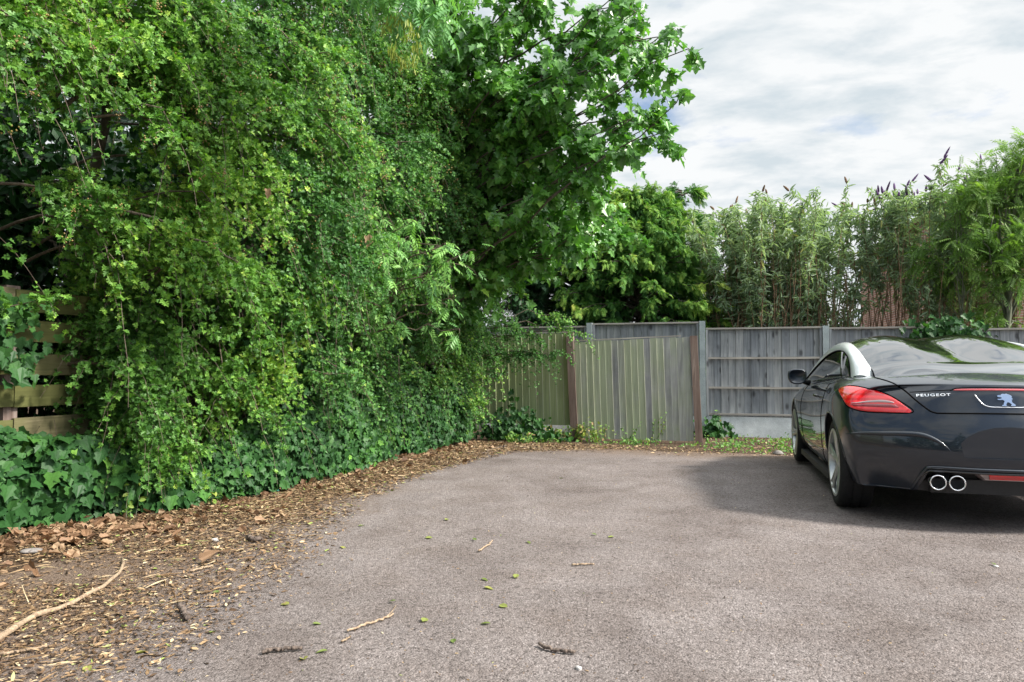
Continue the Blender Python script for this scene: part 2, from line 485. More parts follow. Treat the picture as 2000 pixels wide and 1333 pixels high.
def asphalt_mat():
    m, t, out = new_mat('worn_asphalt')
    g = nd(t, 'ShaderNodeNewGeometry'); P = g.outputs['Position']
    sx = nd(t, 'ShaderNodeSeparateXYZ'); t.links.new(P, sx.inputs[0])
    v1 = nd(t, 'ShaderNodeTexVoronoi', i_Scale=100.0); t.links.new(P, v1.inputs['Vector'])
    v2 = nd(t, 'ShaderNodeTexVoronoi', i_Scale=250.0); t.links.new(P, v2.inputs['Vector'])
    fine = noise(t, 160, 4, 0.7, P); mid = noise(t, 38, 5, 0.7, P); big = noise(t, 0.55, 6, 0.6, P); big2 = noise(t, 2.4, 6, 0.62, P, 0.5)
    stone = ramp(t, v1.outputs['Color'], [(0.0, (0.10, 0.088, 0.083)), (0.45, (0.235, 0.212, 0.203)), (0.8, (0.36, 0.332, 0.322)), (1.0, (0.58, 0.54, 0.53))])
    stone2 = ramp(t, v2.outputs['Color'], [(0.0, (0.09, 0.08, 0.076)), (0.5, (0.225, 0.203, 0.194)), (1.0, (0.46, 0.425, 0.41))])
    c = mixc(t, ramp(t, fine, [(0.42, (0, 0, 0)), (0.58, (1, 1, 1))]), stone, stone2)
    pits = ramp(t, math_(t, 'MULTIPLY_ADD', mid, 0.6, math_(t, 'MULTIPLY', fine, 0.5)), [(0.435, (0.12, 0.105, 0.10)), (0.53, (1.06, 1.06, 1.06))])
    c = mixc(t, 0.85, c, pits, 'MULTIPLY')
    c = mixc(t, 0.8, c, ramp(t, big, [(0.3, (0.72, 0.69, 0.67)), (0.7, (1.2, 1.2, 1.2))]), 'MULTIPLY')
    c = mixc(t, 0.6, c, ramp(t, big2, [(0.3, (0.72, 0.66, 0.61)), (0.62, (1.13, 1.13, 1.13))]), 'MULTIPLY')
    c = mixc(t, 1.0, c, (0.80, 0.775, 0.775), 'MULTIPLY')
    stain = noise(t, 1.1, 6, 0.68, P, 1.2)
    c = mixc(t, 0.55, c, ramp(t, stain, [(0.36, (0.66, 0.63, 0.62)), (0.50, (1, 1, 1)), (0.66, (1.10, 1.09, 1.08))]), 'MULTIPLY')
    # brown dirt trodden in from the hedge side and from the fence
    xe = math_(t, 'MULTIPLY_ADD', sx.outputs['Y'], 0.15, sx.outputs['X'])
    xe = math_(t, 'ADD', xe, math_(t, 'MULTIPLY_ADD', big2, 0.9, -0.45))
    xe = math_(t, 'ADD', xe, math_(t, 'MULTIPLY_ADD', mid, 0.9, -0.45))
    dl = nd(t, 'ShaderNodeMapRange', interpolation_type='SMOOTHSTEP'); t.links.new(xe, dl.inputs[0])
    dl.inputs[1].default_value = -1.45; dl.inputs[2].default_value = -2.5; dl.inputs[3].default_value = 0; dl.inputs[4].default_value = 1
    ye = math_(t, 'ADD', sx.outputs['Y'], math_(t, 'MULTIPLY_ADD', big2, 1.6, -0.8))
    ye = math_(t, 'ADD', ye, math_(t, 'MULTIPLY_ADD', mid, 0.9, -0.45))
    dyn = nd(t, 'ShaderNodeMapRange', interpolation_type='SMOOTHSTEP'); t.links.new(ye, dyn.inputs[0])
    dyn.inputs[1].default_value = 8.2; dyn.inputs[2].default_value = 9.5; dyn.inputs[3].default_value = 0; dyn.inputs[4].default_value = 1
    dm = math_(t, 'MAXIMUM', dl.outputs[0], dyn.outputs[0])
    dirt = ramp(t, fine, [(0.32, (0.035, 0.024, 0.018)), (0.5, (0.125, 0.085, 0.060)), (0.66, (0.32, 0.235, 0.17))])
    c = mixc(t, math_(t, 'MULTIPLY', dm, 0.9), c, dirt)
    h = math_(t, 'ADD', math_(t, 'MULTIPLY', v1.outputs['Distance'], -0.7), math_(t, 'ADD', fine, mid))
    pbsdf(t, out, c, 0.88, spec=0.25, normal=bump(t, h, 0.010, 1.0))
    return m


def soil_mat():
    m, t, out = new_mat('dry_soil')
    g = nd(t, 'ShaderNodeNewGeometry'); P = g.outputs['Position']
    f = noise(t, 55, 6, 0.7, P); b = noise(t, 3, 5, 0.6, P)
    c = ramp(t, f, [(0.34, (0.018, 0.012, 0.009)), (0.52, (0.075, 0.050, 0.034)), (0.70, (0.22, 0.155, 0.105))])
    c = mixc(t, 0.6, c, ramp(t, b, [(0.3, (0.7, 0.7, 0.7)), (0.7, (1.2, 1.15, 1.1))]), 'MULTIPLY')
    pbsdf(t, out, c, 0.95, spec=0.15, normal=bump(t, f, 0.02))
    return m


M['asphalt'] = asphalt_mat()
M['soil'] = soil_mat()

#--LARGE--
# ------------------------------------------------------------------ ground
rng = np.random.default_rng(7)
random.seed(7)


def ground_mesh():
    xs = np.concatenate([[-600, -200, -60, -20], np.linspace(-10, 10, 41), [20, 60, 200, 600]])
    ys = np.concatenate([[-600, -200, -60, -20, -8], np.linspace(-4, 24, 57), [40, 80, 200, 600]])
    X, Y = np.meshgrid(xs, ys, indexing='ij')
    Z = gz(X, Y) - 0.004 + 0 * X
    V = np.stack([X, Y, Z], -1).reshape(-1, 3)
    nx, ny = len(xs), len(ys)
    i, j = np.meshgrid(np.arange(nx - 1), np.arange(ny - 1), indexing='ij')
    a = (i * ny + j)
    F = np.stack([a, a + ny, a + ny + 1, a + 1], -1).reshape(-1)
    return np_mesh('ground', V, F, np.full(len(F) // 4, 4), [M['soil']], None, None, True)


tag(link('ground', ground_mesh()), kind='structure')


def asphalt_mesh():
    """the tarmac sheet: a ragged edge along the hedge and along the fence, out of frame elsewhere"""
    ys = np.arange(-30, 9.9, 0.1)
    nx = 90
    V = []
    r_ = np.random.default_rng(3)
    jag = np.convolve(r_.normal(0, 0.10, len(ys) + 8), np.ones(5) / 5, 'same')[:len(ys)]
    top = np.convolve(r_.normal(0, 0.25, nx + 8), np.ones(5) / 5, 'same')[:nx]
    for j, y in enumerate(ys):
        x0 = np.interp(y, [-30, 2, 4, 6, 8.5, 9.9], [-3.6, -3.6, -3.55, -3.3, -3.0, -2.7]) + jag[j]
        for i in range(nx):
            s = i / (nx - 1)
            x = x0 + (30 - x0) * s ** 2.2
            yy = y if y < 9.0 else 9.0 + (y - 9.0) * (0.7 + top[i])
            V.append((x, yy, float(gz(x, yy)) + 0.001))
    n = len(ys)
    i, j = np.meshgrid(np.arange(n - 1), np.arange(nx - 1), indexing='ij')
    a = i * nx + j
    F = np.stack([a, a + 1, a + nx + 1, a + nx], -1).reshape(-1)
    return np_mesh('asphalt', np.array(V), F, np.full(len(F) // 4, 4), [M['asphalt']], None, None, True)


tag(link('asphalt', asphalt_mesh()), kind='structure')

# ------------------------------------------------------------------ back fence: weathered panels between concrete posts
FY = 12.33
PX = [-2.05 + 1.93 * i for i in range(-2, 6)]
tops = [1.78, 1.79, 1.83, 1.72, 1.70, 1.655, 1.62]
bf = thing('panel_fence', 'long grey weathered wooden panel fence with concrete posts behind the car', 'fence', (0, FY, -0.1))
for i in range(len(PX)):
    b = MB()
    hz = max(tops[max(0, i - 1)], tops[min(i, 6)]) + 0.06
    b.box((PX[i], 0, (hz - 0.2) / 2 + 0.05), (0.10, 0.11, hz + 0.2), rnd=0.5, taper=0.96)
    b.build('post', M['concrete'], bf)
for i in range(len(PX) - 1):
    x0, x1 = PX[i] + 0.055, PX[i + 1] - 0.055
    zt = tops[i] + 0.10
    g = MB(); g.box(((x0 + x1) / 2, 0.01, 0.15), (x1 - x0, 0.05, 0.36), rnd=0.5); g.build('gravel_board', M['gravel_board'], bf)
    p = MB(); nb = 15; bw = (x1 - x0) / nb
    for k in range(nb):
        p.box((x0 + (k + 0.5) * bw, 0.022 + 0.004 * (k % 2) + random.uniform(-.001, .001), (0.331 + zt - 0.03) / 2), (bw * 1.01, 0.012, zt - 0.03 - 0.331),
              Matrix.Rotation(random.uniform(-.006, .006), 3, 'Y') @ Matrix.Rotation(0.06, 3, 'Z'))
    pn = p.build('panel', M['grey_board'], bf)
    rl = MB()
    rl.box(((x0 + x1) / 2, 0.0, zt - 0.012), (x1 - x0, 0.062, 0.028), rnd=0.6)
    rl.build('cap_rail', M['grey_rail'], pn)
    for zz in (0.365, 0.82, 1.315):
        r_ = MB(); r_.box(((x0 + x1) / 2, -0.012, zz + random.uniform(-.01, .01)), (x1 - x0 - 0.08, 0.035, 0.034), rnd=random.random())
        r_.build('rail', M['grey_rail'], pn)
    for sx_ in (x0 + 0.02, x1 - 0.02):
        r_ = MB(); r_.box((sx_, -0.0125, (0.335 + zt - 0.03) / 2), (0.036, 0.036, zt - 0.03 - 0.335), rnd=random.random())
        r_.build('stile', M['grey_board'], pn)

# ------------------------------------------------------------------ front close-board panels
ff = thing('closeboard_fence', 'green stained leaning close board fence panels between brown wooden posts', 'fence', (0, 10.88, 0))


def feather_panel(x0, x1, zb0, zt0, zt1, lean, mat, y, nb, shift):
    p = MB(); bw = (x1 - x0) / nb
    for k in range(nb):
        s = (k + 0.5) / nb
        zt = zt0 + (zt1 - zt0) * s
        h = zt - zb0 + random.uniform(-0.008, 0.008)
        rot = Matrix.Rotation(lean, 3, 'Y') @ Matrix.Rotation(-0.10, 3, 'Z')
        p.box((x0 + (k + 0.5) * bw + shift, y, zb0 + h / 2), (bw * 1.06, 0.013, h), rot)
    pn_ = p.build('panel', mat, ff)
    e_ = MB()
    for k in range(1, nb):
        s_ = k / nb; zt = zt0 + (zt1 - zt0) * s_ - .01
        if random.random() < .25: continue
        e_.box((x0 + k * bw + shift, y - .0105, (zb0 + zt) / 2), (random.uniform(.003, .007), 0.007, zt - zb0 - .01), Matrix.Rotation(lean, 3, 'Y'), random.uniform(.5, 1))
    e_.build('sunlit_edge_strips', M['sunlit_edge'], pn_)  # thin pale strips painting the boards' edges as sunlit
    return pn_


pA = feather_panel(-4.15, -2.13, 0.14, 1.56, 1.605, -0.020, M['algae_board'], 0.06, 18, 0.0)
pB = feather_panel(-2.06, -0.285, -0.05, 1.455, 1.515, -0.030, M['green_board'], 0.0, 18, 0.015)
for pn, x0, x1, za_, zb_, yy in ((pA, -4.15, -2.14, 1.56, 1.61, 0.06), (pB, -2.08, -0.42, 1.465, 1.525, 0.0)):
    r_ = MB()
    ang = math.atan2(zb_ - za_, x1 - x0)
    r_.box(((x0 + x1) / 2, yy + 0.012, (za_ + zb_) / 2 + 0.008), (x1 - x0, 0.045, 0.016), Matrix.Rotation(-ang, 3, 'Y'), 0.9)
    r_.build('cap_rail', M['grey_rail'], pn)
    for q in (0.35, 0.8, 1.25):
        r_ = MB(); r_.box(((x0 + x1) / 2, yy + 0.035, q), (x1 - x0 - 0.1, 0.04, 0.06), None, 0.3); r_.build('back_rail', M['grey_rail'], pn)
for (xt, xb, zt, wd) in ((-2.125, -2.035, 1.60, 0.115), (-0.235, -0.155, 1.53, 0.105)):
    b = MB()
    L_ = zt + 0.35
    b.box(((xt + xb) / 2, 0.01, zt / 2 - 0.175), (wd, 0.10, L_), Matrix.Rotation(-math.atan2(xb - xt, L_), 3, 'Y'), random.uniform(.3, .8))
    b.build('post', M['brown_post'], ff)

# ------------------------------------------------------------------ slatted fence along the left side
sf = thing('slatted_fence', 'low horizontal board fence half buried in the hedge and ivy', 'fence', (-4.6, 0, 0))
bays = [0.2, 1.95, 3.7, 5.45, 7.2, 8.95, 10.7, 12.2]
for i in range(len(bays) - 1):
    y0, y1 = bays[i], bays[i + 1]
    b = MB()
    for k in range(7):
        zt = 1.61 - 0.226 * k
        b.box((0.0 + random.uniform(-.006, .006), (y0 + y1) / 2, zt - 0.075 + random.uniform(-.012, .012)), (0.024, y1 - y0 - 0.006, 0.15),
              Matrix.Rotation(random.uniform(-.012, .012), 3, 'X'))
    b.build('slat_panel', M['slat'], sf)
for y in bays:
    b = MB(); b.box((-0.065, y, 0.70), (0.10, 0.10, 1.85), None, 0.2); b.build('post', M['brown_post'], sf)

# ------------------------------------------------------------------ house behind the right end
def brick_mat():
    m, t, out = new_mat('brick_wall')
    bk = nd(t, 'ShaderNodeTexBrick', i_Scale=1.0); bk.inputs['Color1'].default_value = (0.26, 0.13, 0.09, 1); bk.inputs['Color2'].default_value = (0.34, 0.19, 0.13, 1)
    bk.inputs['Mortar'].default_value = (0.40, 0.36, 0.32, 1); bk.inputs['Brick Width'].default_value = 0.225; bk.inputs['Row Height'].default_value = 0.075; bk.inputs['Mortar Size'].default_value = 0.010
    t.links.new(coords(t, (1, 1, 1), (R(90), 0, 0)), bk.inputs['Vector'])
    pbsdf(t, out, bk.outputs['Color'], 0.9, spec=0.2)
    return m


M['brick'] = brick_mat()
M['tile'] = plain_mat('roof_tile', (0.15, 0.085, 0.065), 0.85, var=0.35, scale=6)
M['white_trim'] = plain_mat('white_trim', (0.7, 0.7, 0.68), 0.5)
M['pane'] = plain_mat('window_pane', (0.03, 0.035, 0.04), 0.08, spec=0.8)
hs = thing('brick_house', 'brick house with a sloping tiled roof behind the feathery saplings', 'house', (0, 22.0, 0))
pe = at(1875, 378, 22.0); pt = at(2000, 308, 22.0)
sl = (pt.z - pe.z) / (pt.x - pe.x)
xa = pe.x + 4.2; za_ = pe.z + sl * 4.2
xl = pe.x - 1.35; zl = pe.z - sl * 1.35
xr = 2 * xa - xl
b = MB()
b.add([(xl + .3, 0, -.1), (xr - .3, 0, -.1), (xr - .3, 0, zl + .12), (xa, 0, za_ - 0.05), (xl + .3, 0, zl + .12), (xl + .3, 8, -.1), (xr - .3, 8, -.1), (xr - .3, 8, zl + .12), (xa, 8, za_ - 0.05), (xl + .3, 8, zl + .12)],
      [(0, 1, 2, 3, 4), (9, 8, 7, 6, 5), (0, 4, 9, 5), (1, 6, 7, 2)], 0.5)
b.build('wall', M['brick'], hs)
b = MB()
for (xs_, zs_) in ((xl, zl), (xr, zl)):
    b.add([(xs_, -.25, zs_), (xa, -.25, za_), (xa, 8.3, za_), (xs_, 8.3, zs_), (xs_, -.25, zs_ - .16), (xa, -.25, za_ - .16), (xa, 8.3, za_ - .16), (xs_, 8.3, zs_ - .16)],
          [(0, 1, 2, 3), (7, 6, 5, 4), (0, 4, 5, 1), (2, 6, 7, 3), (0, 3, 7, 4)], 0.5)
b.build('roof', M['tile'], hs)
for wx in (xl + 1.9, xl + 5.0):
    b = MB(); b.box((wx, -0.015, 1.6), (1.2, 0.06, 1.2)); wf = b.build('window', M['white_trim'], hs)
    b = MB(); b.box((wx, -0.05, 1.6), (1.04, 0.02, 1.04)); b.build('pane', M['pane'], wf)
# ------------------------------------------------------------------ the parked car
def car_paint():
    m, t, out = new_mat('car_paint')
    f = noise(t, 900, 2, 0.5, coords(t))
    d = noise(t, 5, 6, 0.65, coords(t))
    c = ramp(t, f, [(0.35, (0.002, 0.005, 0.010)), (0.7, (0.005, 0.013, 0.026))])
    dust = ramp(t, d, [(0.35, (0.02, 0.02, 0.02)), (0.8, (0.10, 0.10, 0.10))])
    p = pbsdf(t, out, c, 0.38, 0.0, 0.35, 1.0, math_(t, 'MULTIPLY', d, 0.05))
    return m


M['paint'] = car_paint()
M['black'] = plain_mat('black_plastic', (0.012, 0.012, 0.013), 0.55, var=0.3)
M['gloss_black'] = plain_mat('gloss_black', (0.006, 0.006, 0.007), 0.08, coat=1.0)
M['shut'] = plain_mat('shut_line_black', (0.002, 0.002, 0.002), 0.9, spec=0.1)
M['silver'] = plain_mat('silver_arch_paint', (0.76, 0.81, 0.81), 0.28, 0.12, 0.5, 0.8, var=0.03)
M['chrome'] = plain_mat('chrome', (0.85, 0.86, 0.88), 0.10, 1.0, var=0.03)
M['rim'] = plain_mat('alloy', (0.52, 0.54, 0.53), 0.30, 0.75, var=0.06)
M['shaded_alloy'] = plain_mat('shaded_alloy', (0.05, 0.05, 0.05), 0.5, 0.5)
M['tyre'] = plain_mat('tyre_rubber', (0.016, 0.016, 0.017), 0.75, spec=0.3, var=0.3, scale=60, bmp=0.002)
M['car_glass'] = plain_mat('tinted_glass', (0.010, 0.012, 0.012), 0.03, spec=0.9, coat=1.0, var=0.0)
M['side_glass'] = plain_mat('side_glass', (0.025, 0.032, 0.030), 0.04, spec=1.0, coat=1.0, var=0.0)


def lamp_mat(name, col, rough=0.12):
    m, t, out = new_mat(name)
    wv = nd(t, 'ShaderNodeTexWave', i_Scale=9.0, i_Distortion=0.6, bands_direction='Z'); t.links.new(coords(t), wv.inputs['Vector'])
    c = ramp(t, wv.outputs['Fac'], [(0.0, tuple(k * 0.72 for k in col)), (1.0, tuple(min(1, k * 1.15) for k in col))])
    p = pbsdf(t, out, c, rough, 0, 0.6, 1.0)
    return m


M['red_lens'] = lamp_mat('red_lens', (0.88, 0.014, 0.020))
M['dark_red_lens'] = lamp_mat('dark_red_lens', (0.30, 0.008, 0.016))
M['clear_lens'] = lamp_mat('clear_lens', (0.42, 0.34, 0.34))
M['brake_lens'] = lamp_mat('brake_lens', (0.50, 0.07, 0.08))

CAR = (1.82, 5.90, 0.0)
car = thing('parked_car', 'dark blue black sports coupe with silver roof arches parked facing the back fence', 'car', CAR)

YS = [-.80, -.66, -.45, -.18, .15, .5, 1.0, 1.5, 2.0, 2.4, 2.8, 3.1, 3.34, 3.47]
W_ = {  # half widths of the eight side levels at each station
    0: [.745, .78, .81, .83, .84, .82, .78, .69],
    1: [.825, .85, .87, .887, .897, .885, .84, .735],
    2: [.83, .870, .898, .916, .926, .922, .885, .765],
    3: [.85, .885, .908, .930, .940, .940, .905, .785],
    4: [.85, .885, .910, .930, .940, .935, .895, .790],
    5: [.81, .880, .905, .915, .925, .910, .872, .790],
    6: [.81, .870, .890, .900, .905, .890, .858, .790],
    7: [.81, .870, .890, .900, .905, .888, .855, .790],
    8: [.81, .875, .895, .905, .915, .900, .865, .790],
    9: [.84, .880, .905, .920, .930, .915, .865, .760],
    10: [.84, .880, .905, .920, .925, .900, .840, .720],
    11: [.80, .840, .865, .875, .875, .850, .790, .660],
    12: [.70, .735, .760, .770, .765, .740, .690, .580],
    13: [.52, .560, .590, .600, .600, .580, .540, .450]}
ZB = [.245, .24, .24, .22, .20, .17, .16, .16, .17, .18, .19, .19, .20, .22]
Z7 = [.925, .930, .945, .985, .995, .985, .955, .935, .915, .90, .86, .79, .70, .62]       # top edge of the side
ZT = [.950, .965, 1.005, 1.045, 1.045, 1.03, 1.01, 1.00, .99, .975, .915, .84, .745, .66]   # middle of the top
FR = [0, .13, .29, .46, .63, .79, .91, 1.0]
REAR = [-.735, -.775, -.805, -.800, -.775, -.735, -.715, -.690]   # rear face, level by level, at the middle
CX = [0.0, 0.36, 0.74, 1.0]


def body_cage():
    idx, V, F = {}, [], []

    def vert(i, j, k):
        if (i, j, k) in idx: return idx[(i, j, k)]
        s = -1 if i < 0 else 1
        c = CX[abs(i)]
        if k == 7: z = ZT[j] + (Z7[j] - ZT[j]) * c ** 2.2
        elif k == 0: z = ZB[j]
        else:
            zt = ZT[j] + (Z7[j] - ZT[j]) * c ** 2.2 if j in (0, 13) else Z7[j]
            z = ZB[j] + FR[k] * (zt - ZB[j])
        x = s * c * W_[j][k]
        y = YS[j]
        bend = [.27, .15, .05][j] if j < 3 else 0.0
        y += bend * c ** 2.6
        if j == 0: y += REAR[k] + .80
        if j == 13: y -= .30 * c ** 2 - (.10 if 1 <= k <= 3 else 0)
        if j == 12: y -= .14 * c ** 2
        if j == 1 and k == 7: y += 0.0
        idx[(i, j, k)] = len(V); V.append((x, y, z))
        return idx[(i, j, k)]
    J = len(YS)
    for j in range(J - 1):
        for i in range(-3, 3):
            F.append((vert(i, j, 7), vert(i + 1, j, 7), vert(i + 1, j + 1, 7), vert(i, j + 1, 7)))
            F.append((vert(i, j, 0), vert(i, j + 1, 0), vert(i + 1, j + 1, 0), vert(i + 1, j, 0)))
        for k in range(7):
            F.append((vert(3, j, k), vert(3, j + 1, k), vert(3, j + 1, k + 1), vert(3, j, k + 1)))
            F.append((vert(-3, j, k), vert(-3, j, k + 1), vert(-3, j + 1, k + 1), vert(-3, j + 1, k)))
    for k in range(7):
        for i in range(-3, 3):
            F.append((vert(i, 0, k), vert(i + 1, 0, k), vert(i + 1, 0, k + 1), vert(i, 0, k + 1)))
            F.append((vert(i, J - 1, k), vert(i, J - 1, k + 1), vert(i + 1, J - 1, k + 1), vert(i + 1, J - 1, k)))
    # a crease along the boot's trailing edge
    crease = {}
    for i in range(-3, 3):
        crease[tuple(sorted((idx[(i, 0, 7)], idx[(i + 1, 0, 7)])))] = 0.62 if i in (-2, -1, 0, 1) else 0.3
    for (i, j, k), n_ in idx.items():
        if k == 0 and j <= 4:
            for b in ((i + 1, j, 0), (i, j + 1, 0)):
                if b in idx and (j == 0 and b[1] == 0 or abs(i) == 3 and b[0] == i):
                    crease[tuple(sorted((n_, idx[b])))] = 0.75
    return V, F, crease


def evaluated(o):
    dg = bpy.context.evaluated_depsgraph_get()
    return bpy.data.meshes.new_from_object(o.evaluated_get(dg), preserve_all_data_layers=False, depsgraph=dg)


def raw_mesh(name, V, F, mats, smooth=True):
    me = bpy.data.meshes.new(name)
    me.from_pydata([tuple(v) for v in V], [], F)
    for m in mats: me.materials.append(m)
    me.polygons.foreach_set('use_smooth', np.full(len(me.polygons), smooth))
    me.update()
    return me


V_, F_, CR = body_cage()
me = raw_mesh('body', V_, F_, [M['paint'], M['black']])
ca = me.attributes.new('crease_edge', 'FLOAT', 'EDGE')
for e in me.edges:
    k = tuple(sorted(e.vertices))
    if k in CR: ca.data[e.index].value = CR[k]
tmp = bpy.data.objects.new('body_tmp', me); COL.objects.link(tmp)
ss = tmp.modifiers.new('s', 'SUBSURF'); ss.levels = 4; ss.render_levels = 4
smooth_body = evaluated(tmp)
BV = BVHTree.FromPolygons([v.co.copy() for v in smooth_body.vertices], [tuple(p.vertices) for p in smooth_body.polygons])


def cut(o, meshes):
    for k, cm in enumerate(meshes):
        co = bpy.data.objects.new('cutter', cm); COL.objects.link(co)
        b = o.modifiers.new('b%d' % k, 'BOOLEAN'); b.operation = 'DIFFERENCE'; b.object = co; b.solver = 'EXACT'
    res = evaluated(o)
    for b in list(o.modifiers):
        if b.type == 'BOOLEAN':
            c = b.object; o.modifiers.remove(b); bpy.data.objects.remove(c)
    return res


def cyl_cut(x0, x1, y, z, r, seg=72):
    mb = MB(); mb.lathe([(x0, r), (x1, r)], seg, 'x', (0, y, z))
    n = seg
    mb.F.extend(list(range(n))); mb.S.append(n); mb.rn.append(0)
    mb.F.extend(list(range(n, 2 * n))[::-1]); mb.S.append(n); mb.rn.append(0)
    m_ = mb.mesh('c', M['black'])
    bm = bmesh.new(); bm.from_mesh(m_); bmesh.ops.recalc_face_normals(bm, faces=bm.faces); bm.to_mesh(m_); bm.free()
    return m_


def prism_cut(pts_xz, y0, y1, mat, inset=1.0, cz=0.0):
    """prism through the rear face, its far end (y1) drawn in about (0, cz)"""
    n = len(pts_xz)
    V = [(x, y0, z) for x, z in pts_xz] + [(x * inset, y1, cz + (z - cz) * inset) for x, z in pts_xz]
    F = [tuple(range(n)), tuple(range(n, 2 * n))[::-1]] + [(k, k + n, (k + 1) % n + n, (k + 1) % n) for k in range(n)]
    m_ = raw_mesh('c', V, F, [mat], False)
    bm = bmesh.new(); bm.from_mesh(m_); bmesh.ops.recalc_face_normals(bm, faces=bm.faces); bm.to_mesh(m_); bm.free()
    return m_


cutters = []
for sgn in (-1, 1):
    for wy in (0.0, 2.612):
        xs_ = sorted((sgn * 0.58, sgn * 1.2))
        cutters.append(cyl_cut(xs_[0], xs_[1], wy, 0.345, 0.372))
plate = [(-.315, .672), (.315, .672), (.27, .50), (-.27, .50)]
cutters.append(prism_cut([(x * 1.06, .59 + (z - .59) * 1.3) for x, z in plate], -1.0, -.768, M['paint'], .90, .59))
cutters.append(prism_cut([(-.455, .392), (.455, .392), (.515, .25), (.52, .1), (-.52, .1), (-.515, .25)], -1.0, -.63, M['black'], .97, .1))
body_me = cut(tmp, cutters)
bpy.data.objects.remove(tmp)
body = link('body', body_me, car)
es = body.modifiers.new('split', 'EDGE_SPLIT'); es.split_angle = R(40)


def hit(p, d):
    d = Vector(d).normalized()
    q, n, i, dist = BV.ray_cast(Vector(p) - d * 0.7, d, 1.6)
    if q is None:
        q, n, i, dist = BV.find_nearest(Vector(p))
    if n.dot(d) > 0: n = -n
    return q, n


def spline(pts, n):
    """Catmull-Rom through 3D points"""
    P = [Vector(p) for p in pts]
    P = [2 * P[0] - P[1]] + P + [2 * P[-1] - P[-2]]
    out = []
    m_ = len(P) - 3
    for s in range(n):
        u = s / (n - 1) * m_
        k = min(int(u), m_ - 1); t = u - k
        a, b, c, d = P[k:k + 4]
        out.append(0.5 * ((2 * b) + (c - a) * t + (2 * a - 5 * b + 4 * c - d) * t * t + (3 * b - a - 3 * c + d) * t ** 3))
    return out


def patch(name, top, bot, mat, d, nu=28, nv=8, off=0.004, flip=False, parent=None, thick=0.012):
    """a panel lying on the body between two border curves; a mirrored twin when flip"""
    A, B = spline(top, nu), spline(bot, nu)
    sg = -1 if flip else 1
    V, F = [], []
    for i in range(nu):
        for k in range(nv):
            t = k / (nv - 1)
            p = A[i] * (1 - t) + B[i] * t
            q, n = hit(p, d)
            edge = min(i, nu - 1 - i, k, nv - 1 - k)
            q = q + n * (off if edge > 0 else -thick * 0.4)
            V.append((q.x * sg, q.y, q.z))
    for i in range(nu - 1):
        for k in range(nv - 1):
            f = (i * nv + k, i * nv + k + 1, (i + 1) * nv + k + 1, (i + 1) * nv + k)
            F.append(f if flip else f[::-1])
    return link(name, raw_mesh(name, V, F, [mat]), parent or car)


def line_on(name, pts, r, mat, d, n=40, sink=0.0, both=True, parent=None, flat=None):
    half = []
    for p in spline(pts, n):
        q, nn = hit(p, d)
        half.append(q - nn * sink)
    flip = [Vector((-p.x, p.y, p.z)) for p in half]
    if abs(half[-1].x) < 0.02:          # one line running across the middle
        runs = [half[:-1] + flip[::-1]]
    else:
        runs = [half, flip] if both else [half]
    for P in runs:
        mb = MB(); mb.tube(P, r, 6); o = mb.build(name, mat, parent or car, True)
    return o


DL = (0.6, 0.8, -0.05)          # seen from behind and to the left
# tail lights: red above, clear sliver, dark red, red below
tl_top = [(-.925, -.22, .903), (-.88, -.33, .930), (-.77, -.42, .920), (-.68, -.50, .893), (-.60, -.58, .845), (-.525, -.66, .764)]
tl_bot = [(-.925, -.22, .897), (-.90, -.36, .838), (-.865, -.43, .788), (-.815, -.50, .757), (-.70, -.58, .752), (-.525, -.66, .757)]


def lerp_curve(a, b, t): return [tuple(Vector(p) * (1 - t) + Vector(q) * t) for p, q in zip(a, b)]


for fl in (False, True):
    tl = patch('tail_light', tl_top, tl_bot, M['red_lens'], DL, 40, 16, 0.006, fl)
    c0 = [(-.84, -.42, .806), (-.76, -.50, .828), (-.68, -.55, .838), (-.615, -.60, .822)]
    c1 = [(-.84, -.42, .803), (-.76, -.50, .812), (-.68, -.55, .815), (-.612, -.60, .816)]
    patch('reversing_lens', c0, c1, M['clear_lens'], DL, 16, 6, 0.011, fl, tl)
    d0 = [(-.845, -.42, .799), (-.76, -.50, .808), (-.68, -.55, .811), (-.605, -.60, .810)]
    d1 = [(-.825, -.44, .782), (-.76, -.50, .782), (-.68, -.55, .780), (-.565, -.62, .783)]
    patch('fog_lens', d0, d1, M['dark_red_lens'], DL, 16, 6, 0.010, fl, tl)
line_on('lamp_seam', tl_top + tl_bot[::-1][1:], 0.0045, M['shut'], DL, 90)
# boot lid seam, brake strip, bumper trim, swoosh
DB = (0, 1, 0)
line_on('boot_seam', [(-.66, -.24, .985), (-.60, -.40, .955), (-.545, -.55, .905), (-.497, -.62, .846), (-.452, -.70, .795), (-.41, -.72, .768), (-.34, -.74, .765), (-.1, -.75, .767), (.0, -.75, .767)], 0.0055, M['shut'], (0.25, 1, -.12), 70)
line_on('boot_crease', [(-.52, -.62, .893), (-.40, -.68, .904), (-.28, -.70, .914)], 0.003, M['shut'], DB, 20)
bs = patch('brake_strip', [(-.285, -.70, .912), (-.25, -.70, .921), (-.1, -.70, .925), (.1, -.70, .925), (.25, -.70, .921), (.285, -.70, .912)],
           [(-.285, -.70, .909), (-.25, -.70, .906), (-.1, -.70, .908), (.1, -.70, .908), (.25, -.70, .906), (.285, -.70, .909)], M['brake_lens'], DB, 40, 6, 0.005)
line_on('strip_surround', [(-.30, -.70, .909), (-.25, -.70, .925), (-.1, -.70, .930), (.0, -.70, .930)], 0.004, M['shut'], DB, 40)
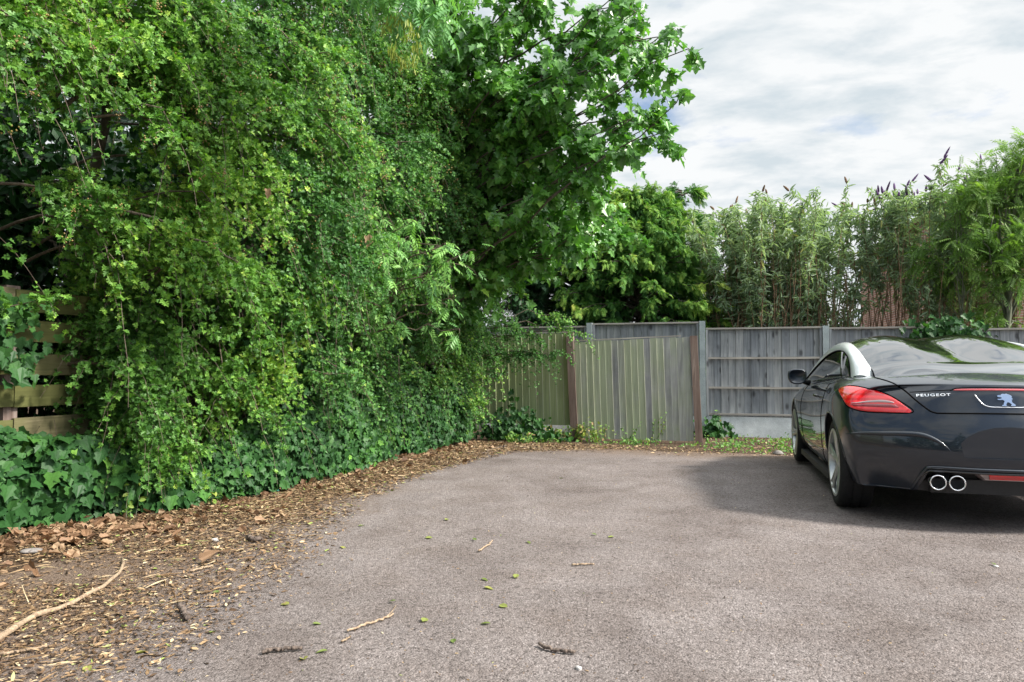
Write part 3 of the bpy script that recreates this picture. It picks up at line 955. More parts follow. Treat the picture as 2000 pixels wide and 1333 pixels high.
for sg in (1, -1):
    mb = MB(); P = []
    for p in spline([(-.93, -.48, .588), (-.86, -.58, .603), (-.754, -.70, .612), (-.60, -.74, .620), (-.50, -.76, .616), (-.43, -.78, .590), (-.37, -.79, .548), (-.325, -.80, .495)], 44):
        q, nn = hit(p, (0.35, 1, 0)); P.append(Vector((q.x * sg, q.y, q.z)) - Vector((nn.x * sg, nn.y, nn.z)) * 0.004)
    mb.tube(P, [0.004 + 0.015 * math.sin(math.pi * min(1, k / 43 * 1.05)) ** 1.2 for k in range(44)], 10)
    mb.build('bumper_crease', M['paint'], car, True)
for (zz, rr, mt, nm) in ((.411, .0105, 'paint', 'bumper_trim'), (.388, .008, 'gloss_black', 'bumper_trim')):
    mb = MB(); P = []
    for p in spline([(-.525, -.70, .24 if zz > .4 else .25), (-.50, -.72, .32), (-.468, -.73, zz - .022), (-.42, -.76, zz), (-.2, -.8, zz), (0, -.8, zz)], 30) :
        q, nn = hit(p, DB); P.append(q + nn * 0.004)
    P = P + [Vector((-p.x, p.y, p.z)) for p in P[::-1][1:]]
    mb.tube(P, rr, 10); mb.build(nm, M[mt], car, True)
# exhausts, fog lamp in the diffuser
for ex in (-.410, -.300):
    mb = MB()
    mb.lathe([(-.50, .046), (-.70, .046), (-.765, .049), (-.772, .048), (-.772, .0425), (-.76, .041), (-.55, .041)], 36, 'y', (ex, 0, .318))
    o = mb.build('exhaust_pipe', M['chrome'], car, True)
    mb = MB(); mb.lathe([(-.60, .0001), (-.60, .0445)], 24, 'y', (ex, 0, .318)); mb.build('bore', M['shut'], o)
mb = MB(); mb.add([(-.17, -.70, .385), (.17, -.70, .385), (.12, -.70, .335), (-.12, -.70, .335), (-.19, -.64, .39), (.19, -.64, .39), (.13, -.64, .325), (-.13, -.64, .325)],
                  [(0, 3, 2, 1), (0, 1, 5, 4), (1, 2, 6, 5), (2, 3, 7, 6), (3, 0, 4, 7)])
fg = mb.build('rear_fog_lamp', M['clear_lens'], car)
mb = MB(); mb.box((0.0, -.704, .361), (.20, .012, .040)); mb.build('red_lens', M['red_lens'], fg)
mb = MB(); mb.box((0, -.66, .285), (.86, .03, .09)); mb.build('diffuser', M['black'], car)

# emblem: chrome tube drawn in as the recess ridge's highlight, and a rearing lion
line_on('emblem_highlight', [(-.170, -.75, .885), (-.150, -.75, .850), (-.128, -.75, .822), (-.095, -.75, .808), (-.05, -.75, .806), (0, -.75, .806)], 0.0035, M['chrome'], DB, 30)
LION = [(1752, 706), (1768, 697), (1786, 699), (1792, 690), (1806, 685), (1826, 688), (1836, 684), (1862, 692), (1882, 703), (1888, 716), (1880, 722), (1892, 733), (1886, 742), (1878, 739),
        (1884, 752), (1880, 764), (1893, 776), (1912, 792), (1908, 803), (1872, 803), (1868, 793), (1880, 789), (1856, 770), (1842, 766), (1832, 778), (1826, 790), (1832, 800), (1822, 804), (1790, 804),
        (1788, 796), (1804, 791), (1806, 776), (1816, 760), (1812, 750), (1798, 744), (1772, 746), (1754, 742), (1756, 734), (1776, 735), (1794, 728), (1790, 720), (1770, 718), (1756, 714)]


def flat_badge(name, polys, cx, cz, sx, sz, mat, depth=0.004):
    """outline extruded and laid on the tail"""
    bm = bmesh.new()
    for poly in polys:
        vs = [bm.verts.new(((x - cx) * sx, (z - cz) * sz, 0)) for x, z in poly]
        bm.faces.new(vs)
    bmesh.ops.triangulate(bm, faces=bm.faces[:])
    r_ = bmesh.ops.extrude_face_region(bm, geom=bm.faces[:])
    ext = [v for v in r_['geom'] if isinstance(v, bmesh.types.BMVert)]
    for v in ext: v.co.z += depth
    bmesh.ops.recalc_face_normals(bm, faces=bm.faces)
    return bm


bm = flat_badge('lion', [LION], 1833, 745, 0.098 / 160, -0.078 / 120, M['chrome'])
for v in bm.verts:
    q, nn = hit((v.co.x, -.72, .852 + v.co.y), DB)
    v.co = q + nn * (v.co.z + 0.001)
lm = bpy.data.meshes.new('emblem'); bm.to_mesh(lm); bm.free(); lm.materials.append(M['chrome'])
link('emblem', lm, car)
tcv = bpy.data.curves.new('lettering', 'FONT'); tcv.body = 'PEUGEOT'; tcv.extrude = 0.05; tcv.space_character = 1.22; tcv.offset = 0.022
to = bpy.data.objects.new('lettering_tmp', tcv); COL.objects.link(to)
tme = evaluated(to); bpy.data.objects.remove(to)
bm = bmesh.new(); bm.from_mesh(tme)
x0 = min(v.co.x for v in bm.verts); x1 = max(v.co.x for v in bm.verts)
y0 = min(v.co.y for v in bm.verts); y1 = max(v.co.y for v in bm.verts)
for v in bm.verts:
    t = (v.co.x - x0) / (x1 - x0); h_ = (v.co.y - y0) / (y1 - y0)
    q, nn = hit((-.487 + .186 * t, -.72, .864 + .010 * t + .017 * h_), DB)
    v.co = q + nn * (0.003 if v.co.z > 0 else 0.0)
bm.to_mesh(tme); bm.free(); tme.materials.clear(); tme.materials.append(M['chrome'])
link('lettering', tme, car)

# greenhouse: double-bubble glass, roof, windscreen
GY = [-.27, -.12, .0, .15, .3, .6, .9, 1.2, 1.5, 1.9, 2.25, 2.45]
GW = [.66, .645, .635, .63, .625, .617, .603, .592, .588, .61, .66, .70]
GE = [.972, 1.03, 1.055, 1.10, 1.145, 1.215, 1.262, 1.283, 1.268, 1.165, 1.02, .93]
GB = [.985, 1.075, 1.11, 1.165, 1.215, 1.285, 1.330, 1.349, 1.338, 1.245, 1.09, .985]
GD = [1.002, 1.075, 1.097, 1.130, 1.165, 1.228, 1.284, 1.314, 1.318, 1.242, 1.105, 1.005]


def cub(y, ys, vs):
    """smooth interpolation of a table"""
    y = min(max(y, ys[0]), ys[-1])
    k = max(0, min(len(ys) - 2, next((i for i in range(len(ys) - 1) if y <= ys[i + 1]), len(ys) - 2)))
    h = ys[k + 1] - ys[k]; t = (y - ys[k]) / h

    def m(i):
        if i == 0: return (vs[1] - vs[0]) / (ys[1] - ys[0])
        if i == len(ys) - 1: return (vs[-1] - vs[-2]) / (ys[-1] - ys[-2])
        return (vs[i + 1] - vs[i - 1]) / (ys[i + 1] - ys[i - 1])
    return ((2 * t ** 3 - 3 * t * t + 1) * vs[k] + (t ** 3 - 2 * t * t + t) * h * m(k) + (-2 * t ** 3 + 3 * t * t) * vs[k + 1] + (t ** 3 - t * t) * h * m(k + 1))


def canopy(s, y):
    w_ = cub(y, GY, GW); e, b, d = cub(y, GY, GE), cub(y, GY, GB), cub(y, GY, GD)
    ss = [-1, -.80, -.5, -.22, 0, .22, .5, .80, 1]
    zz = [e, e + .62 * (b - e), b, d + .42 * (b - d), d, d + .42 * (b - d), b, e + .62 * (b - e), e]
    return (s * w_, y, cub(s, ss, zz))


def canopy_part(name, ya, yb, mat, ny=40, nx=61, lift=0.0):
    V, F = [], []
    for j in range(ny):
        y = ya + (yb - ya) * j / (ny - 1)
        for i in range(nx):
            x, yy, z = canopy(-1 + 2 * i / (nx - 1), y)
            V.append((x, yy, z + lift))
    for j in range(ny - 1):
        for i in range(nx - 1):
            a = j * nx + i
            F.append((a, a + 1, a + nx + 1, a + nx))
    return link(name, raw_mesh(name, V, F, [mat]), car)


canopy_part('rear_window', -.27, 1.005, M['car_glass'], 60, 81)
canopy_part('roof', 1.0, 1.62, M['gloss_black'], 30, 61, 0.0006)
canopy_part('windscreen', 1.615, 2.45, M['car_glass'], 40, 61)
# silver arches: outer (lower) edge over the door glass, inner edge along the glass roof
AO = [(.09, .765, .945), (.16, .754, .995), (.20, .748, 1.03), (.30, .735, 1.088), (.45, .722, 1.145), (.65, .714, 1.188), (.9, .712, 1.208), (1.2, .722, 1.196), (1.5, .745, 1.150), (1.9, .785, 1.045), (2.25, .815, .945), (2.42, .825, .89)]
AI = [(-.15, .648, .975), (-.06, .640, 1.020), (.02, .637, 1.062), (.15, .634, 1.102), (.32, .629, 1.152), (.6, .620, 1.219), (.9, .606, 1.268), (1.2, .595, 1.290), (1.5, .592, 1.276), (1.9, .614, 1.174), (2.25, .664, 1.03), (2.42, .70, .95)]
for sg in (-1, 1):
    V, F = [], []
    O = spline([(x, y, z) for y, x, z in AO], 70); I = spline([(x, y, z) for y, x, z in AI], 70)
    nv = 9
    for a, b in zip(O, I):
        mid = (a + b) / 2
        n_ = Vector((0.62, -0.12, 0.78)).normalized()
        bul = 0.20 * (a - b).length
        for k in range(nv):
            t = k / (nv - 1)
            p = a * (1 - t) + b * t + n_ * bul * (1 - (2 * t - 1) ** 2) ** 0.8
            V.append((p.x * sg, p.y, p.z))
    for i in range(69):
        for k in range(nv - 1):
            f = (i * nv + k, (i + 1) * nv + k, (i + 1) * nv + k + 1, i * nv + k + 1)
            F.append(f if sg > 0 else f[::-1])
    F.append(tuple(range(nv)) if sg < 0 else tuple(range(nv))[::-1])
    o = link('roof_arch', raw_mesh('roof_arch', V, F, [M['silver']]), car)
    sd = o.modifiers.new('thick', 'SOLIDIFY'); sd.thickness = 0.012; sd.offset = -1
    mb = MB()
    mb.tube([(p.x * sg, p.y, p.z) for p in O], 0.0065, 6); mb.build('window_seal', M['shut'], o, True)
    # door glass
    V, F = [], []
    belt = spline([(.752, .16, .972), (.762, .45, .968), (.782, .9, .955), (.805, 1.5, .925), (.818, 1.9, .905), (.826, 2.42, .87)], 70)
    for a, b in zip(O, belt):
        for k in range(6):
            t = k / 5
            p = a * (1 - t) + b * t + Vector((0.010 * math.sin(math.pi * t) - .006, 0, 0))
            V.append((p.x * sg, p.y, p.z))
    for i in range(69):
        for k in range(5):
            f = (i * 6 + k, i * 6 + k + 1, (i + 1) * 6 + k + 1, (i + 1) * 6 + k)
            F.append(f if sg > 0 else f[::-1])
    dg_ = link('side_window', raw_mesh('side_window', V, F, [M['side_glass']]), car)
    mb = MB(); mb.tube([(.764 * sg, .40, .985), (.752 * sg, .52, 1.05), (.728 * sg, .66, 1.185)], [.022, .018, .012], 6); mb.build('window_pillar', M['gloss_black'], dg_, True)
    mb = MB(); mb.tube([((p.x + .004) * sg, p.y, p.z + .004) for p in spline([(.765, .20, .982), (.770, .45, .978), (.788, .9, .962), (.811, 1.5, .932), (.824, 1.9, .912)], 30)], .009, 6); mb.build('waist_seal', M['gloss_black'], dg_, True)
    # door mirror: shell on a stalk
    mb = MB()
    prof = [(.012, .001), (.012, .056), (0.0, .062), (.012, .070), (.06, .070), (.10, .060), (.135, .042), (.15, .02), (.153, .002)]
    vs, fs, n_ = [], [], 20
    for (a, r_) in prof:
        for k in range(n_):
            t = 2 * math.pi * k / n_
            vs.append((sg * (.885 + .085 + .088 * math.copysign(abs(math.cos(t)) ** .7, math.cos(t)) * r_ / .07 * (1 + .12 * math.sin(t))), 1.71 + a, .965 + .078 * math.copysign(abs(math.sin(t)) ** .8, math.sin(t)) * r_ / .07))
    for i in range(len(prof) - 1):
        for k in range(n_): fs.append((i * n_ + k, i * n_ + (k + 1) % n_, (i + 1) * n_ + (k + 1) % n_, (i + 1) * n_ + k))
    mb.add(vs, fs)
    mr = mb.build('door_mirror', M['paint'], car, True)
    mb = MB(); mb.tube([(sg * .845, 1.80, .90), (sg * .90, 1.79, .915), (sg * .93, 1.78, .930)], [.032, .026, .024], 10); mb.build('mirror_stalk', M['gloss_black'], mr, True)
    # handle
    q, nn = hit((.90, 1.02, .80), (-1, 0, 0))
    mb = MB(); mb.tube([(sg * (q.x + .004), .93, .803), (sg * (q.x + .024), .97, .806), (sg * (q.x + .024), 1.09, .806), (sg * (q.x + .004), 1.13, .803)], [.010, .013, .013, .010], 8); mb.build('door_handle', M['gloss_black'], car, True)
line_on('door_seam', [(.86, .52, .93), (.92, .46, .86), (.94, .52, .72), (.93, .62, .52), (.92, .70, .33), (.90, .76, .21)], 0.0035, M['shut'], (-1, 0, -.1), 50)
line_on('door_seam', [(.86, 1.98, .88), (.92, 1.99, .70), (.92, 2.0, .45), (.90, 2.0, .22)], 0.0035, M['shut'], (-1, 0, -.1), 40)
line_on('sill_crease', [(.92, .62, .36), (.91, 1.0, .335), (.91, 1.5, .325), (.91, 2.05, .33)], 0.010, M['paint'], (-1, 0, 0), 30, 0.005)
for sg in (-1, 1):
    mb = MB(); mb.box((sg * .855, 1.30, .165), (.07, 1.78, .05)); mb.build('sill', M['black'], car)
for sg in (1, -1):          # bright rim inside the arch lip
    for wy in (0.0, 2.612):
        P = []
        for k in range(40):
            a = R(8) + (math.pi - R(16)) * k / 39
            yy, zz = wy + .374 * math.cos(a), .345 + .374 * math.sin(a)
            q, nn = hit((.93, yy, zz), (-1, 0, 0)); P.append(((q.x - .004) * sg, yy, zz))
        mb = MB(); mb.tube(P, .010, 8); mb.build('arch_lip', M['paint'], car, True)
line_on('bonnet_seam', [(.70, 2.45, .93), (.66, 2.8, .90), (.58, 3.15, .80)], 0.003, M['shut'], (0, 0, -1), 30)

# wheels
for sg in (-1, 1):
    for wy in (0.0, 2.612):
        wh = bpy.data.objects.new('wheel', None); COL.objects.link(wh); wh.parent = car
        wh.location = (sg * .795, wy, .332); wh.rotation_euler = (R(17 + 23 * (wy > 1)), 0, 0); wh.empty_display_size = .1
        if sg < 0: wh.rotation_euler = (R(17 + 23 * (wy > 1)), 0, math.pi)
        mb = MB()      # outward = +x of the wheel
        mb.lathe([(-.100, .248), (-.112, .262), (-.116, .290), (-.108, .318), (-.085, .330), (-.04, .332), (-.036, .326), (-.028, .326), (-.024, .332), (.024, .332), (.028, .326), (.036, .326), (.04, .332), (.085, .330), (.108, .318), (.116, .290), (.112, .262), (.100, .248)], 64)
        mb.build('tyre', M['tyre'], wh, True)
        mb = MB()
        mi = MB(); mi.lathe([(.055, .229), (.02, .2195), (-.085, .2195), (-.09, .1), (-.09, .001)], 48)
        mi.build('barrel', M['shaded_alloy'], wh, True)  # barrel coloured dark to deepen the shade behind the spokes
        mb.lathe([(.055, .236), (.07, .240), (.098, .243), (.110, .254), (.114, .258), (.116, .252), (.112, .240), (.104, .236), (.06, .232)], 64)
        for k in range(5):
            for q_ in (-1, 1):
                a0 = 2 * math.pi * k / 5
                prof = []
                for (rr, dw, xx, hw) in ((.045, .20, .080, .022), (.10, .13, .088, .017), (.16, .12, .095, .016), (.205, .125, .099, .017), (.245, .14, .103, .022)):
                    an = a0 + q_ * dw
                    c_ = Vector((0, math.cos(an), math.sin(an))); tn = Vector((0, -math.sin(an), math.cos(an)))
                    prof.append([Vector((xx, 0, 0)) + c_ * rr - tn * hw, Vector((xx + .010, 0, 0)) + c_ * rr - tn * hw * .4, Vector((xx + .010, 0, 0)) + c_ * rr + tn * hw * .4, Vector((xx, 0, 0)) + c_ * rr + tn * hw, Vector((xx - .010, 0, 0)) + c_ * rr + tn * hw * .7, Vector((xx - .010, 0, 0)) + c_ * rr - tn * hw * .7])
                vs = [p for row in prof for p in row]
                mb.add(vs, [(i * 6 + e_, i * 6 + (e_ + 1) % 6, (i + 1) * 6 + (e_ + 1) % 6, (i + 1) * 6 + e_) for i in range(4) for e_ in range(6)])
        mb.lathe([(.03, .075), (.078, .070), (.090, .045), (.094, .028), (.094, .0005)], 30)
        ro = mb.build('rim', M['rim'], wh, True)
        ed = ro.modifiers.new('split', 'EDGE_SPLIT'); ed.split_angle = R(45)
        mb = MB(); mb.lathe([(-.02, .0005), (-.02, .165), (-.045, .165), (-.045, .0005)], 40); mb.build('brake_disc', M['dark_metal'] if 'dark_metal' in M else M['black'], wh)
# ------------------------------------------------------------------ foliage builders
def tmpl(half, fold=0.12, curl=0.0):
    """leaf blade out of its right-hand outline (along, across): two halves folded at the midrib"""
    n = len(half)
    V = [(a, s, fold * abs(s) - curl * a * a) for a, s in half] + [(a, -s, fold * abs(s) - curl * a * a) for a, s in half[1:-1]]
    right = list(range(n))
    left = [0] + list(range(n, 2 * n - 2)) + [n - 1]
    return np.array(V, float), [right[::-1], left]


def join_t(parts):
    V, F, n = [], [], 0
    for v, f in parts:
        V.append(v); F += [[i + n for i in q] for q in f]; n += len(v)
    return np.concatenate(V), F


def pinnate(pairs, ll, lw, droop=0.25, start=0.22):
    parts = []
    for k in range(pairs + 1):
        last = k == pairs
        a = start + (1 - start - ll * .55) * k / pairs
        for sg in ((1, -1) if not last else (0,)):
            ang = 0.0 if last else sg * 1.02
            c, s = math.cos(ang), math.sin(ang)
            loc = [(0, 0), (.42 * ll, lw), (ll, 0), (.42 * ll, -lw)]
            V = np.array([(a + x * c - y * s, x * s + y * c, -droop * (a + x * c) ** 2 - (0.25 * x if not last else 0.2 * x) + .25 * abs(y)) for x, y in loc])
            parts.append((V, [[0, 3, 2], [0, 2, 1]]))
    parts.append((np.array([(0, -.006, 0), (0, .006, 0), (.9, .004, -droop * .81), (.9, -.004, -droop * .81)]), [[0, 1, 2, 3]]))
    return join_t(parts)


def frond(pairs=6, ang=0.75, wid=0.045, droop=0.35):
    parts = [(np.array([(0, -.03, 0), (.5, -.03, -.12 * droop), (1, 0, -droop), (.5, .03, -.12 * droop), (0, .03, 0)]), [[0, 1, 2, 3, 4]])]
    for k in range(pairs):
        a = .08 + .8 * k / pairs
        L = (.46 - .30 * k / pairs)
        for sg in (1, -1):
            c, s = math.cos(ang), math.sin(ang) * sg
            z = -droop * a * a
            tip = (a + L * c, L * s, z - .18 * L - .1 * L)
            m_ = (a + .5 * L * c, .5 * L * s, z - .02)
            parts.append((np.array([(a, 0, z), (m_[0] + wid, m_[1] - sg * wid * .4, m_[2]), tip, (m_[0] - wid, m_[1] + sg * wid * .4, m_[2])]), [[0, 1, 2, 3]]))
    return join_t(parts)


T_HAW = tmpl([(0, 0), (.25, .05), (.36, .38), (.50, .40), (.52, .13), (.66, .32), (.78, .30), (.78, .12), (1, .05), (1.02, 0)], 0.3, 0.2)
T_IVY = tmpl([(0, 0), (-.12, .30), (.10, .52), (.32, .34), (.52, .46), (.66, .20), (1, 0)], 0.18, 0.12)
T_SYC = tmpl([(0, 0), (-.14, .20), (.02, .50), (.24, .30), (.50, .62), (.58, .30), (.78, .22), (1, 0)], 0.20, 0.22)
T_OVAL = tmpl([(0, 0), (.3, .26), (.7, .24), (1, 0)], 0.2, 0.1)
T_LANCE = tmpl([(0, 0), (.2, .11), (.5, .125), (.8, .06), (1, 0)], 0.4, 0.4)
T_ASH = pinnate(4, .34, .062)
T_ASHK = pinnate(5, .30, .055, .35)
T_SAP = pinnate(6, .24, .042, .2, .15)
T_FROND = frond()
T_KEY = (np.array([(0, 0, 0), (.4, .10, 0), (1, .05, 0), (1, -.05, 0), (.4, -.10, 0)]), [[0, 1, 2, 3, 4]])


def leaves(name, P, A, N, S, T, mat, rnd, parent):
    tv, tf = T
    A = unit(A); side = unit(np.cross(A, N)); N2 = np.cross(side, A)
    V = P[:, None, :] + S[:, None, None] * (tv[None, :, 0:1] * A[:, None, :] + tv[None, :, 1:2] * side[:, None, :] + tv[None, :, 2:3] * N2[:, None, :])
    n, k = len(P), len(tv)
    flat = np.concatenate([np.array(f) for f in tf]); sz = np.array([len(f) for f in tf])
    F = (np.arange(n)[:, None] * k + flat[None, :]).reshape(-1)
    me = np_mesh(name, V.reshape(-1, 3), F, np.tile(sz, n), [mat], np.repeat(rnd, len(tf)))
    return link(name, me, parent)


def bez(starts, ends, arch, m=9, jit=0.05, g=None):
    """arching boughs from starts to ends"""
    t = np.linspace(0, 1, m)[None, :, None]
    mid = (starts + ends) / 2 + np.stack([0 * arch, 0 * arch, arch], -1)
    p = (1 - t) ** 2 * starts[:, None] + 2 * t * (1 - t) * mid[:, None] + t * t * ends[:, None]
    j = g.normal(0, jit, p.shape) * np.linspace(0, 1, m)[None, :, None]
    return p + j


def shoots(paths, ns, slen, droop, g, out=(0, 0, 0), t0=0.25, m=7, spread=0.8):
    """side shoots leaving each bough"""
    n, mm, _ = paths.shape
    t = t0 + (1 - t0) * g.random((n, ns)); t[:, 0] = 1.0
    f = t * (mm - 1); i = np.minimum(f.astype(int), mm - 2); fr = (f - i)[..., None]
    ar = np.arange(n)[:, None]
    p0 = paths[ar, i] * (1 - fr) + paths[ar, i + 1] * fr
    tan = unit(paths[ar, i + 1] - paths[ar, i])
    d = unit(tan * 0.8 + g.normal(0, spread, tan.shape) * 0.75 + np.array(out))
    L = slen * (0.55 + 0.75 * g.random((n, ns)))[..., None, None] * (1.15 - 0.45 * t)[..., None, None]
    s = np.linspace(0, 1, m)[None, None, :, None]
    p = p0[:, :, None] + d[:, :, None] * s * L + np.array([0, 0, -1.0]) * (s ** 2) * L * droop
    p = p + g.normal(0, 0.012, p.shape) * s
    return p.reshape(n * ns, m, 3)


def shoot_leaves(sp, per, size, g, updir=(0.3, -0.2, 0.8), s0=0.12, along=0.35, spread=0.03, wild=0.6, sag=0.0):
    """leaves along shoots: positions, axes, normals, sizes"""
    n, m, _ = sp.shape
    t = s0 + (1 - s0) * (np.arange(per)[None, :] + g.random((n, per))) / per
    f = t * (m - 1); i = np.minimum(f.astype(int), m - 2); fr = (f - i)[..., None]
    ar = np.arange(n)[:, None]
    p = sp[ar, i] * (1 - fr) + sp[ar, i + 1] * fr
    tan = unit(sp[ar, i + 1] - sp[ar, i])
    A = unit(tan * along + g.normal(0, 0.75, p.shape) + np.array([0, 0, -sag]))
    N = unit(np.array(updir) + g.normal(0, wild, p.shape))
    p = p + g.normal(0, spread, p.shape)
    S = size * (0.55 + 0.7 * g.random((n, per)))
    return p.reshape(-1, 3), A.reshape(-1, 3), N.reshape(-1, 3), S.reshape(-1)


def tufts(sp, nodes, ros, size, g, updir, s0=.08, wild=.5):
    """little rosettes of leaves sitting along each shoot"""
    n, m, _ = sp.shape
    t = s0 + (1 - s0) * (np.arange(nodes)[None, :] + .8 * g.random((n, nodes))) / nodes
    f = np.minimum(t * (m - 1), m - 1.001); i = f.astype(int); fr = (f - i)[..., None]
    ar = np.arange(n)[:, None]
    p = sp[ar, i] * (1 - fr) + sp[ar, i + 1] * fr
    tan = unit(sp[ar, i + 1] - sp[ar, i])
    P = np.repeat(p.reshape(-1, 3), ros, 0) + g.normal(0, .012, (n * nodes * ros, 3))
    T = np.repeat(tan.reshape(-1, 3), ros, 0)
    A = unit(T * .25 + g.normal(0, .8, P.shape) + np.array([.25, -.15, -.05]))
    N = unit(np.array(updir) + .25 * A + g.normal(0, wild, P.shape))
    S = size * (.5 + .75 * g.random(len(P))) * np.repeat((1.12 - .35 * t).reshape(-1), ros)
    return P, A, N, S


def noise3(p, seed=0, sc=1.0):
    r_ = np.random.default_rng(seed)
    v = np.zeros(len(p))
    for k in range(5):
        w_ = unit(r_.normal(size=3)) * sc * (1.3 ** k) * 2.2
        v += np.sin(p @ w_ + r_.random() * 7) / (1.15 ** k)
    return v / 3.2


def tone(P, g, seed, sc=1.1, base=0.42, amp=0.22, jit=0.16):
    """tone of each leaf: boughs differ, leaves differ"""
    return np.clip(base + amp * noise3(P, seed, sc) + g.normal(0, jit, len(P)), 0, 1)


def trunk_path(p0, p1, g, m=10, wob=0.06):
    t = np.linspace(0, 1, m)[:, None]
    p = np.array(p0) * (1 - t) + np.array(p1) * t
    p[1:-1] += g.normal(0, wob, (m - 2, 3)) * np.array([1, 1, 0.2])
    return p[None]


# front face of the overgrown side: how far out it hangs at (y, height)
HB = ([0.5, 2.4, 3.6, 4.3, 5.8, 7.7, 9.4, 11], [-4.75, -4.6, -4.45, -4.0, -3.68, -3.74, -3.55, -4.0])


def face_x(y, z):
    b = np.interp(y, *HB)
    return b + np.interp(z, [0, .4, 1.2, 2.2, 3.4, 5.0, 6.5], [0.05, 0.20, 0.24, 0.42, 0.62, 0.45, 0.1])


def hawthorn(label, ya, yb, za, zb, nb, ns, per, size, seed, mat, trunks, berries=0, keep=None, extra=None, slen=0.42, dens=None, mmat='hawthorn', twigsides=3):
    g = np.random.default_rng(seed)
    y = g.uniform(ya, yb, nb); z = za + (zb - za) * g.random(nb) ** 0.9
    x = face_x(y, z)
    E = np.stack([x, y, z], -1)
    E[:, 0] += 0.42 * noise3(E, seed + 5, 1.5) + g.normal(0, 0.14, nb) - 0.12
    if keep is not None:
        k = keep(E, g); E = E[k]
    nb = len(E)
    S0 = E + np.stack([-g.uniform(0.7, 1.5, nb), g.normal(0, 0.35, nb), g.uniform(-0.35, 0.55, nb)], -1)
    S0[:, 2] = np.maximum(S0[:, 2], 0.3)
    arch = g.uniform(0.05, 0.45, nb)
    if extra is not None:
        e0, e1, ea = extra
        S0 = np.concatenate([S0, e0]); E = np.concatenate([E, e1]); arch = np.concatenate([arch, ea])
    B = bez(S0, E, arch, 9, 0.04, g)
    sp = shoots(B, ns, slen, 0.45, g, (0.25, -0.12, 0.0))
    tipo = shoots(B[:, -3:], 2, slen * 1.5, 0.9, g, (0.3, -0.1, -0.3), 0.6)
    sp = np.concatenate([sp, tipo])
    ok = sp[:, :, 2].min(1) > 0.12
    sp = sp[ok]
    P, A, N, S = tufts(sp, per, 4, size, g, (0.55, -0.45, 0.65))
    th = thing('hawthorn_tree', label, 'tree', (float(trunks[0][0][0]), float(trunks[0][0][1]), 0))
    o = np.array(th.location)
    leaves('crown', P - o, A, N, S, T_HAW, M[mmat], tone(P, g, seed, 1.3, 0.45, 0.34, 0.17), th)
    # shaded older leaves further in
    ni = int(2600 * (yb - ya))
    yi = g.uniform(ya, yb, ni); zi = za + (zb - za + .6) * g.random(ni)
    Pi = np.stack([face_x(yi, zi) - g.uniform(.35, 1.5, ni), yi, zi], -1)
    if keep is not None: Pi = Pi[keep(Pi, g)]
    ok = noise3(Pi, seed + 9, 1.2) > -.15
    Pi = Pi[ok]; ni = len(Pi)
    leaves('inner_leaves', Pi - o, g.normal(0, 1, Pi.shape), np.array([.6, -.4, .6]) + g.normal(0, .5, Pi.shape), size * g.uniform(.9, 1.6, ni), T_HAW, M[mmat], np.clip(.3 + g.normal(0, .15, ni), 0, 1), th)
    sel = g.random(len(sp)) < 0.55
    tube_obj('branches', [(B - o, np.tile(np.linspace(0.013, 0.004, 9), (len(B), 1)), 5), (sp[sel] - o, np.tile(np.linspace(0.0032, 0.0013, 7), (sel.sum(), 1)), twigsides)], M['twig'], th)
    for a, b, r in trunks:
        tp = trunk_path(a, b, g, 12, 0.05)
        tube_obj('trunk', [(tp - o, np.linspace(r, r * 0.45, 12)[None], 10)], M['bark'], th)
    if berries:
        q = g.integers(0, len(sp), berries)
        c = sp[q, -2]
        c = c[(c[:, 2] > 1.9)]
        pp = (c[:, None] + g.normal(0, 0.022, (len(c), 7, 3))).reshape(-1, 3)
        octv = np.array([(1, 0, 0), (-1, 0, 0), (0, 1, 0), (0, -1, 0), (0, 0, 1), (0, 0, -1)]) * 0.0085
        f8 = np.array([(0, 2, 4), (2, 1, 4), (1, 3, 4), (3, 0, 4), (2, 0, 5), (1, 2, 5), (3, 1, 5), (0, 3, 5)])
        V = (pp[:, None] + octv[None]).reshape(-1, 3) - o
        F = (np.arange(len(pp))[:, None, None] * 6 + f8[None]).reshape(-1)
        link('berries', np_mesh('berries', V, F, np.full(len(F) // 3, 3), [M['berry']], None, None, True), th)
    return th


def void_left(E, g):
    y_ = E[:, 1] + (E[:, 0] + 4.3) * .55      # along the line of sight
    inside = (y_ < 4.08) & (E[:, 2] < 2.0)
    k = -4.6 / E[:, 0]
    yy, zz = E[:, 1] * k, EYE + (E[:, 2] - EYE) * k
    hollow = np.zeros(len(E), bool)
    for (cy, cz, ry, rz) in ((4.15, 2.75, .42, .5), (4.6, 3.1, .3, .45), (3.7, 2.5, .35, .5), (5.3, 2.9, .35, .22)):
        hollow |= ((yy - cy) / ry) ** 2 + ((zz - cz) / rz) ** 2 < 1
    return ~((inside & (g.random(len(E)) < 0.93)) | (hollow & (g.random(len(E)) < .88)))


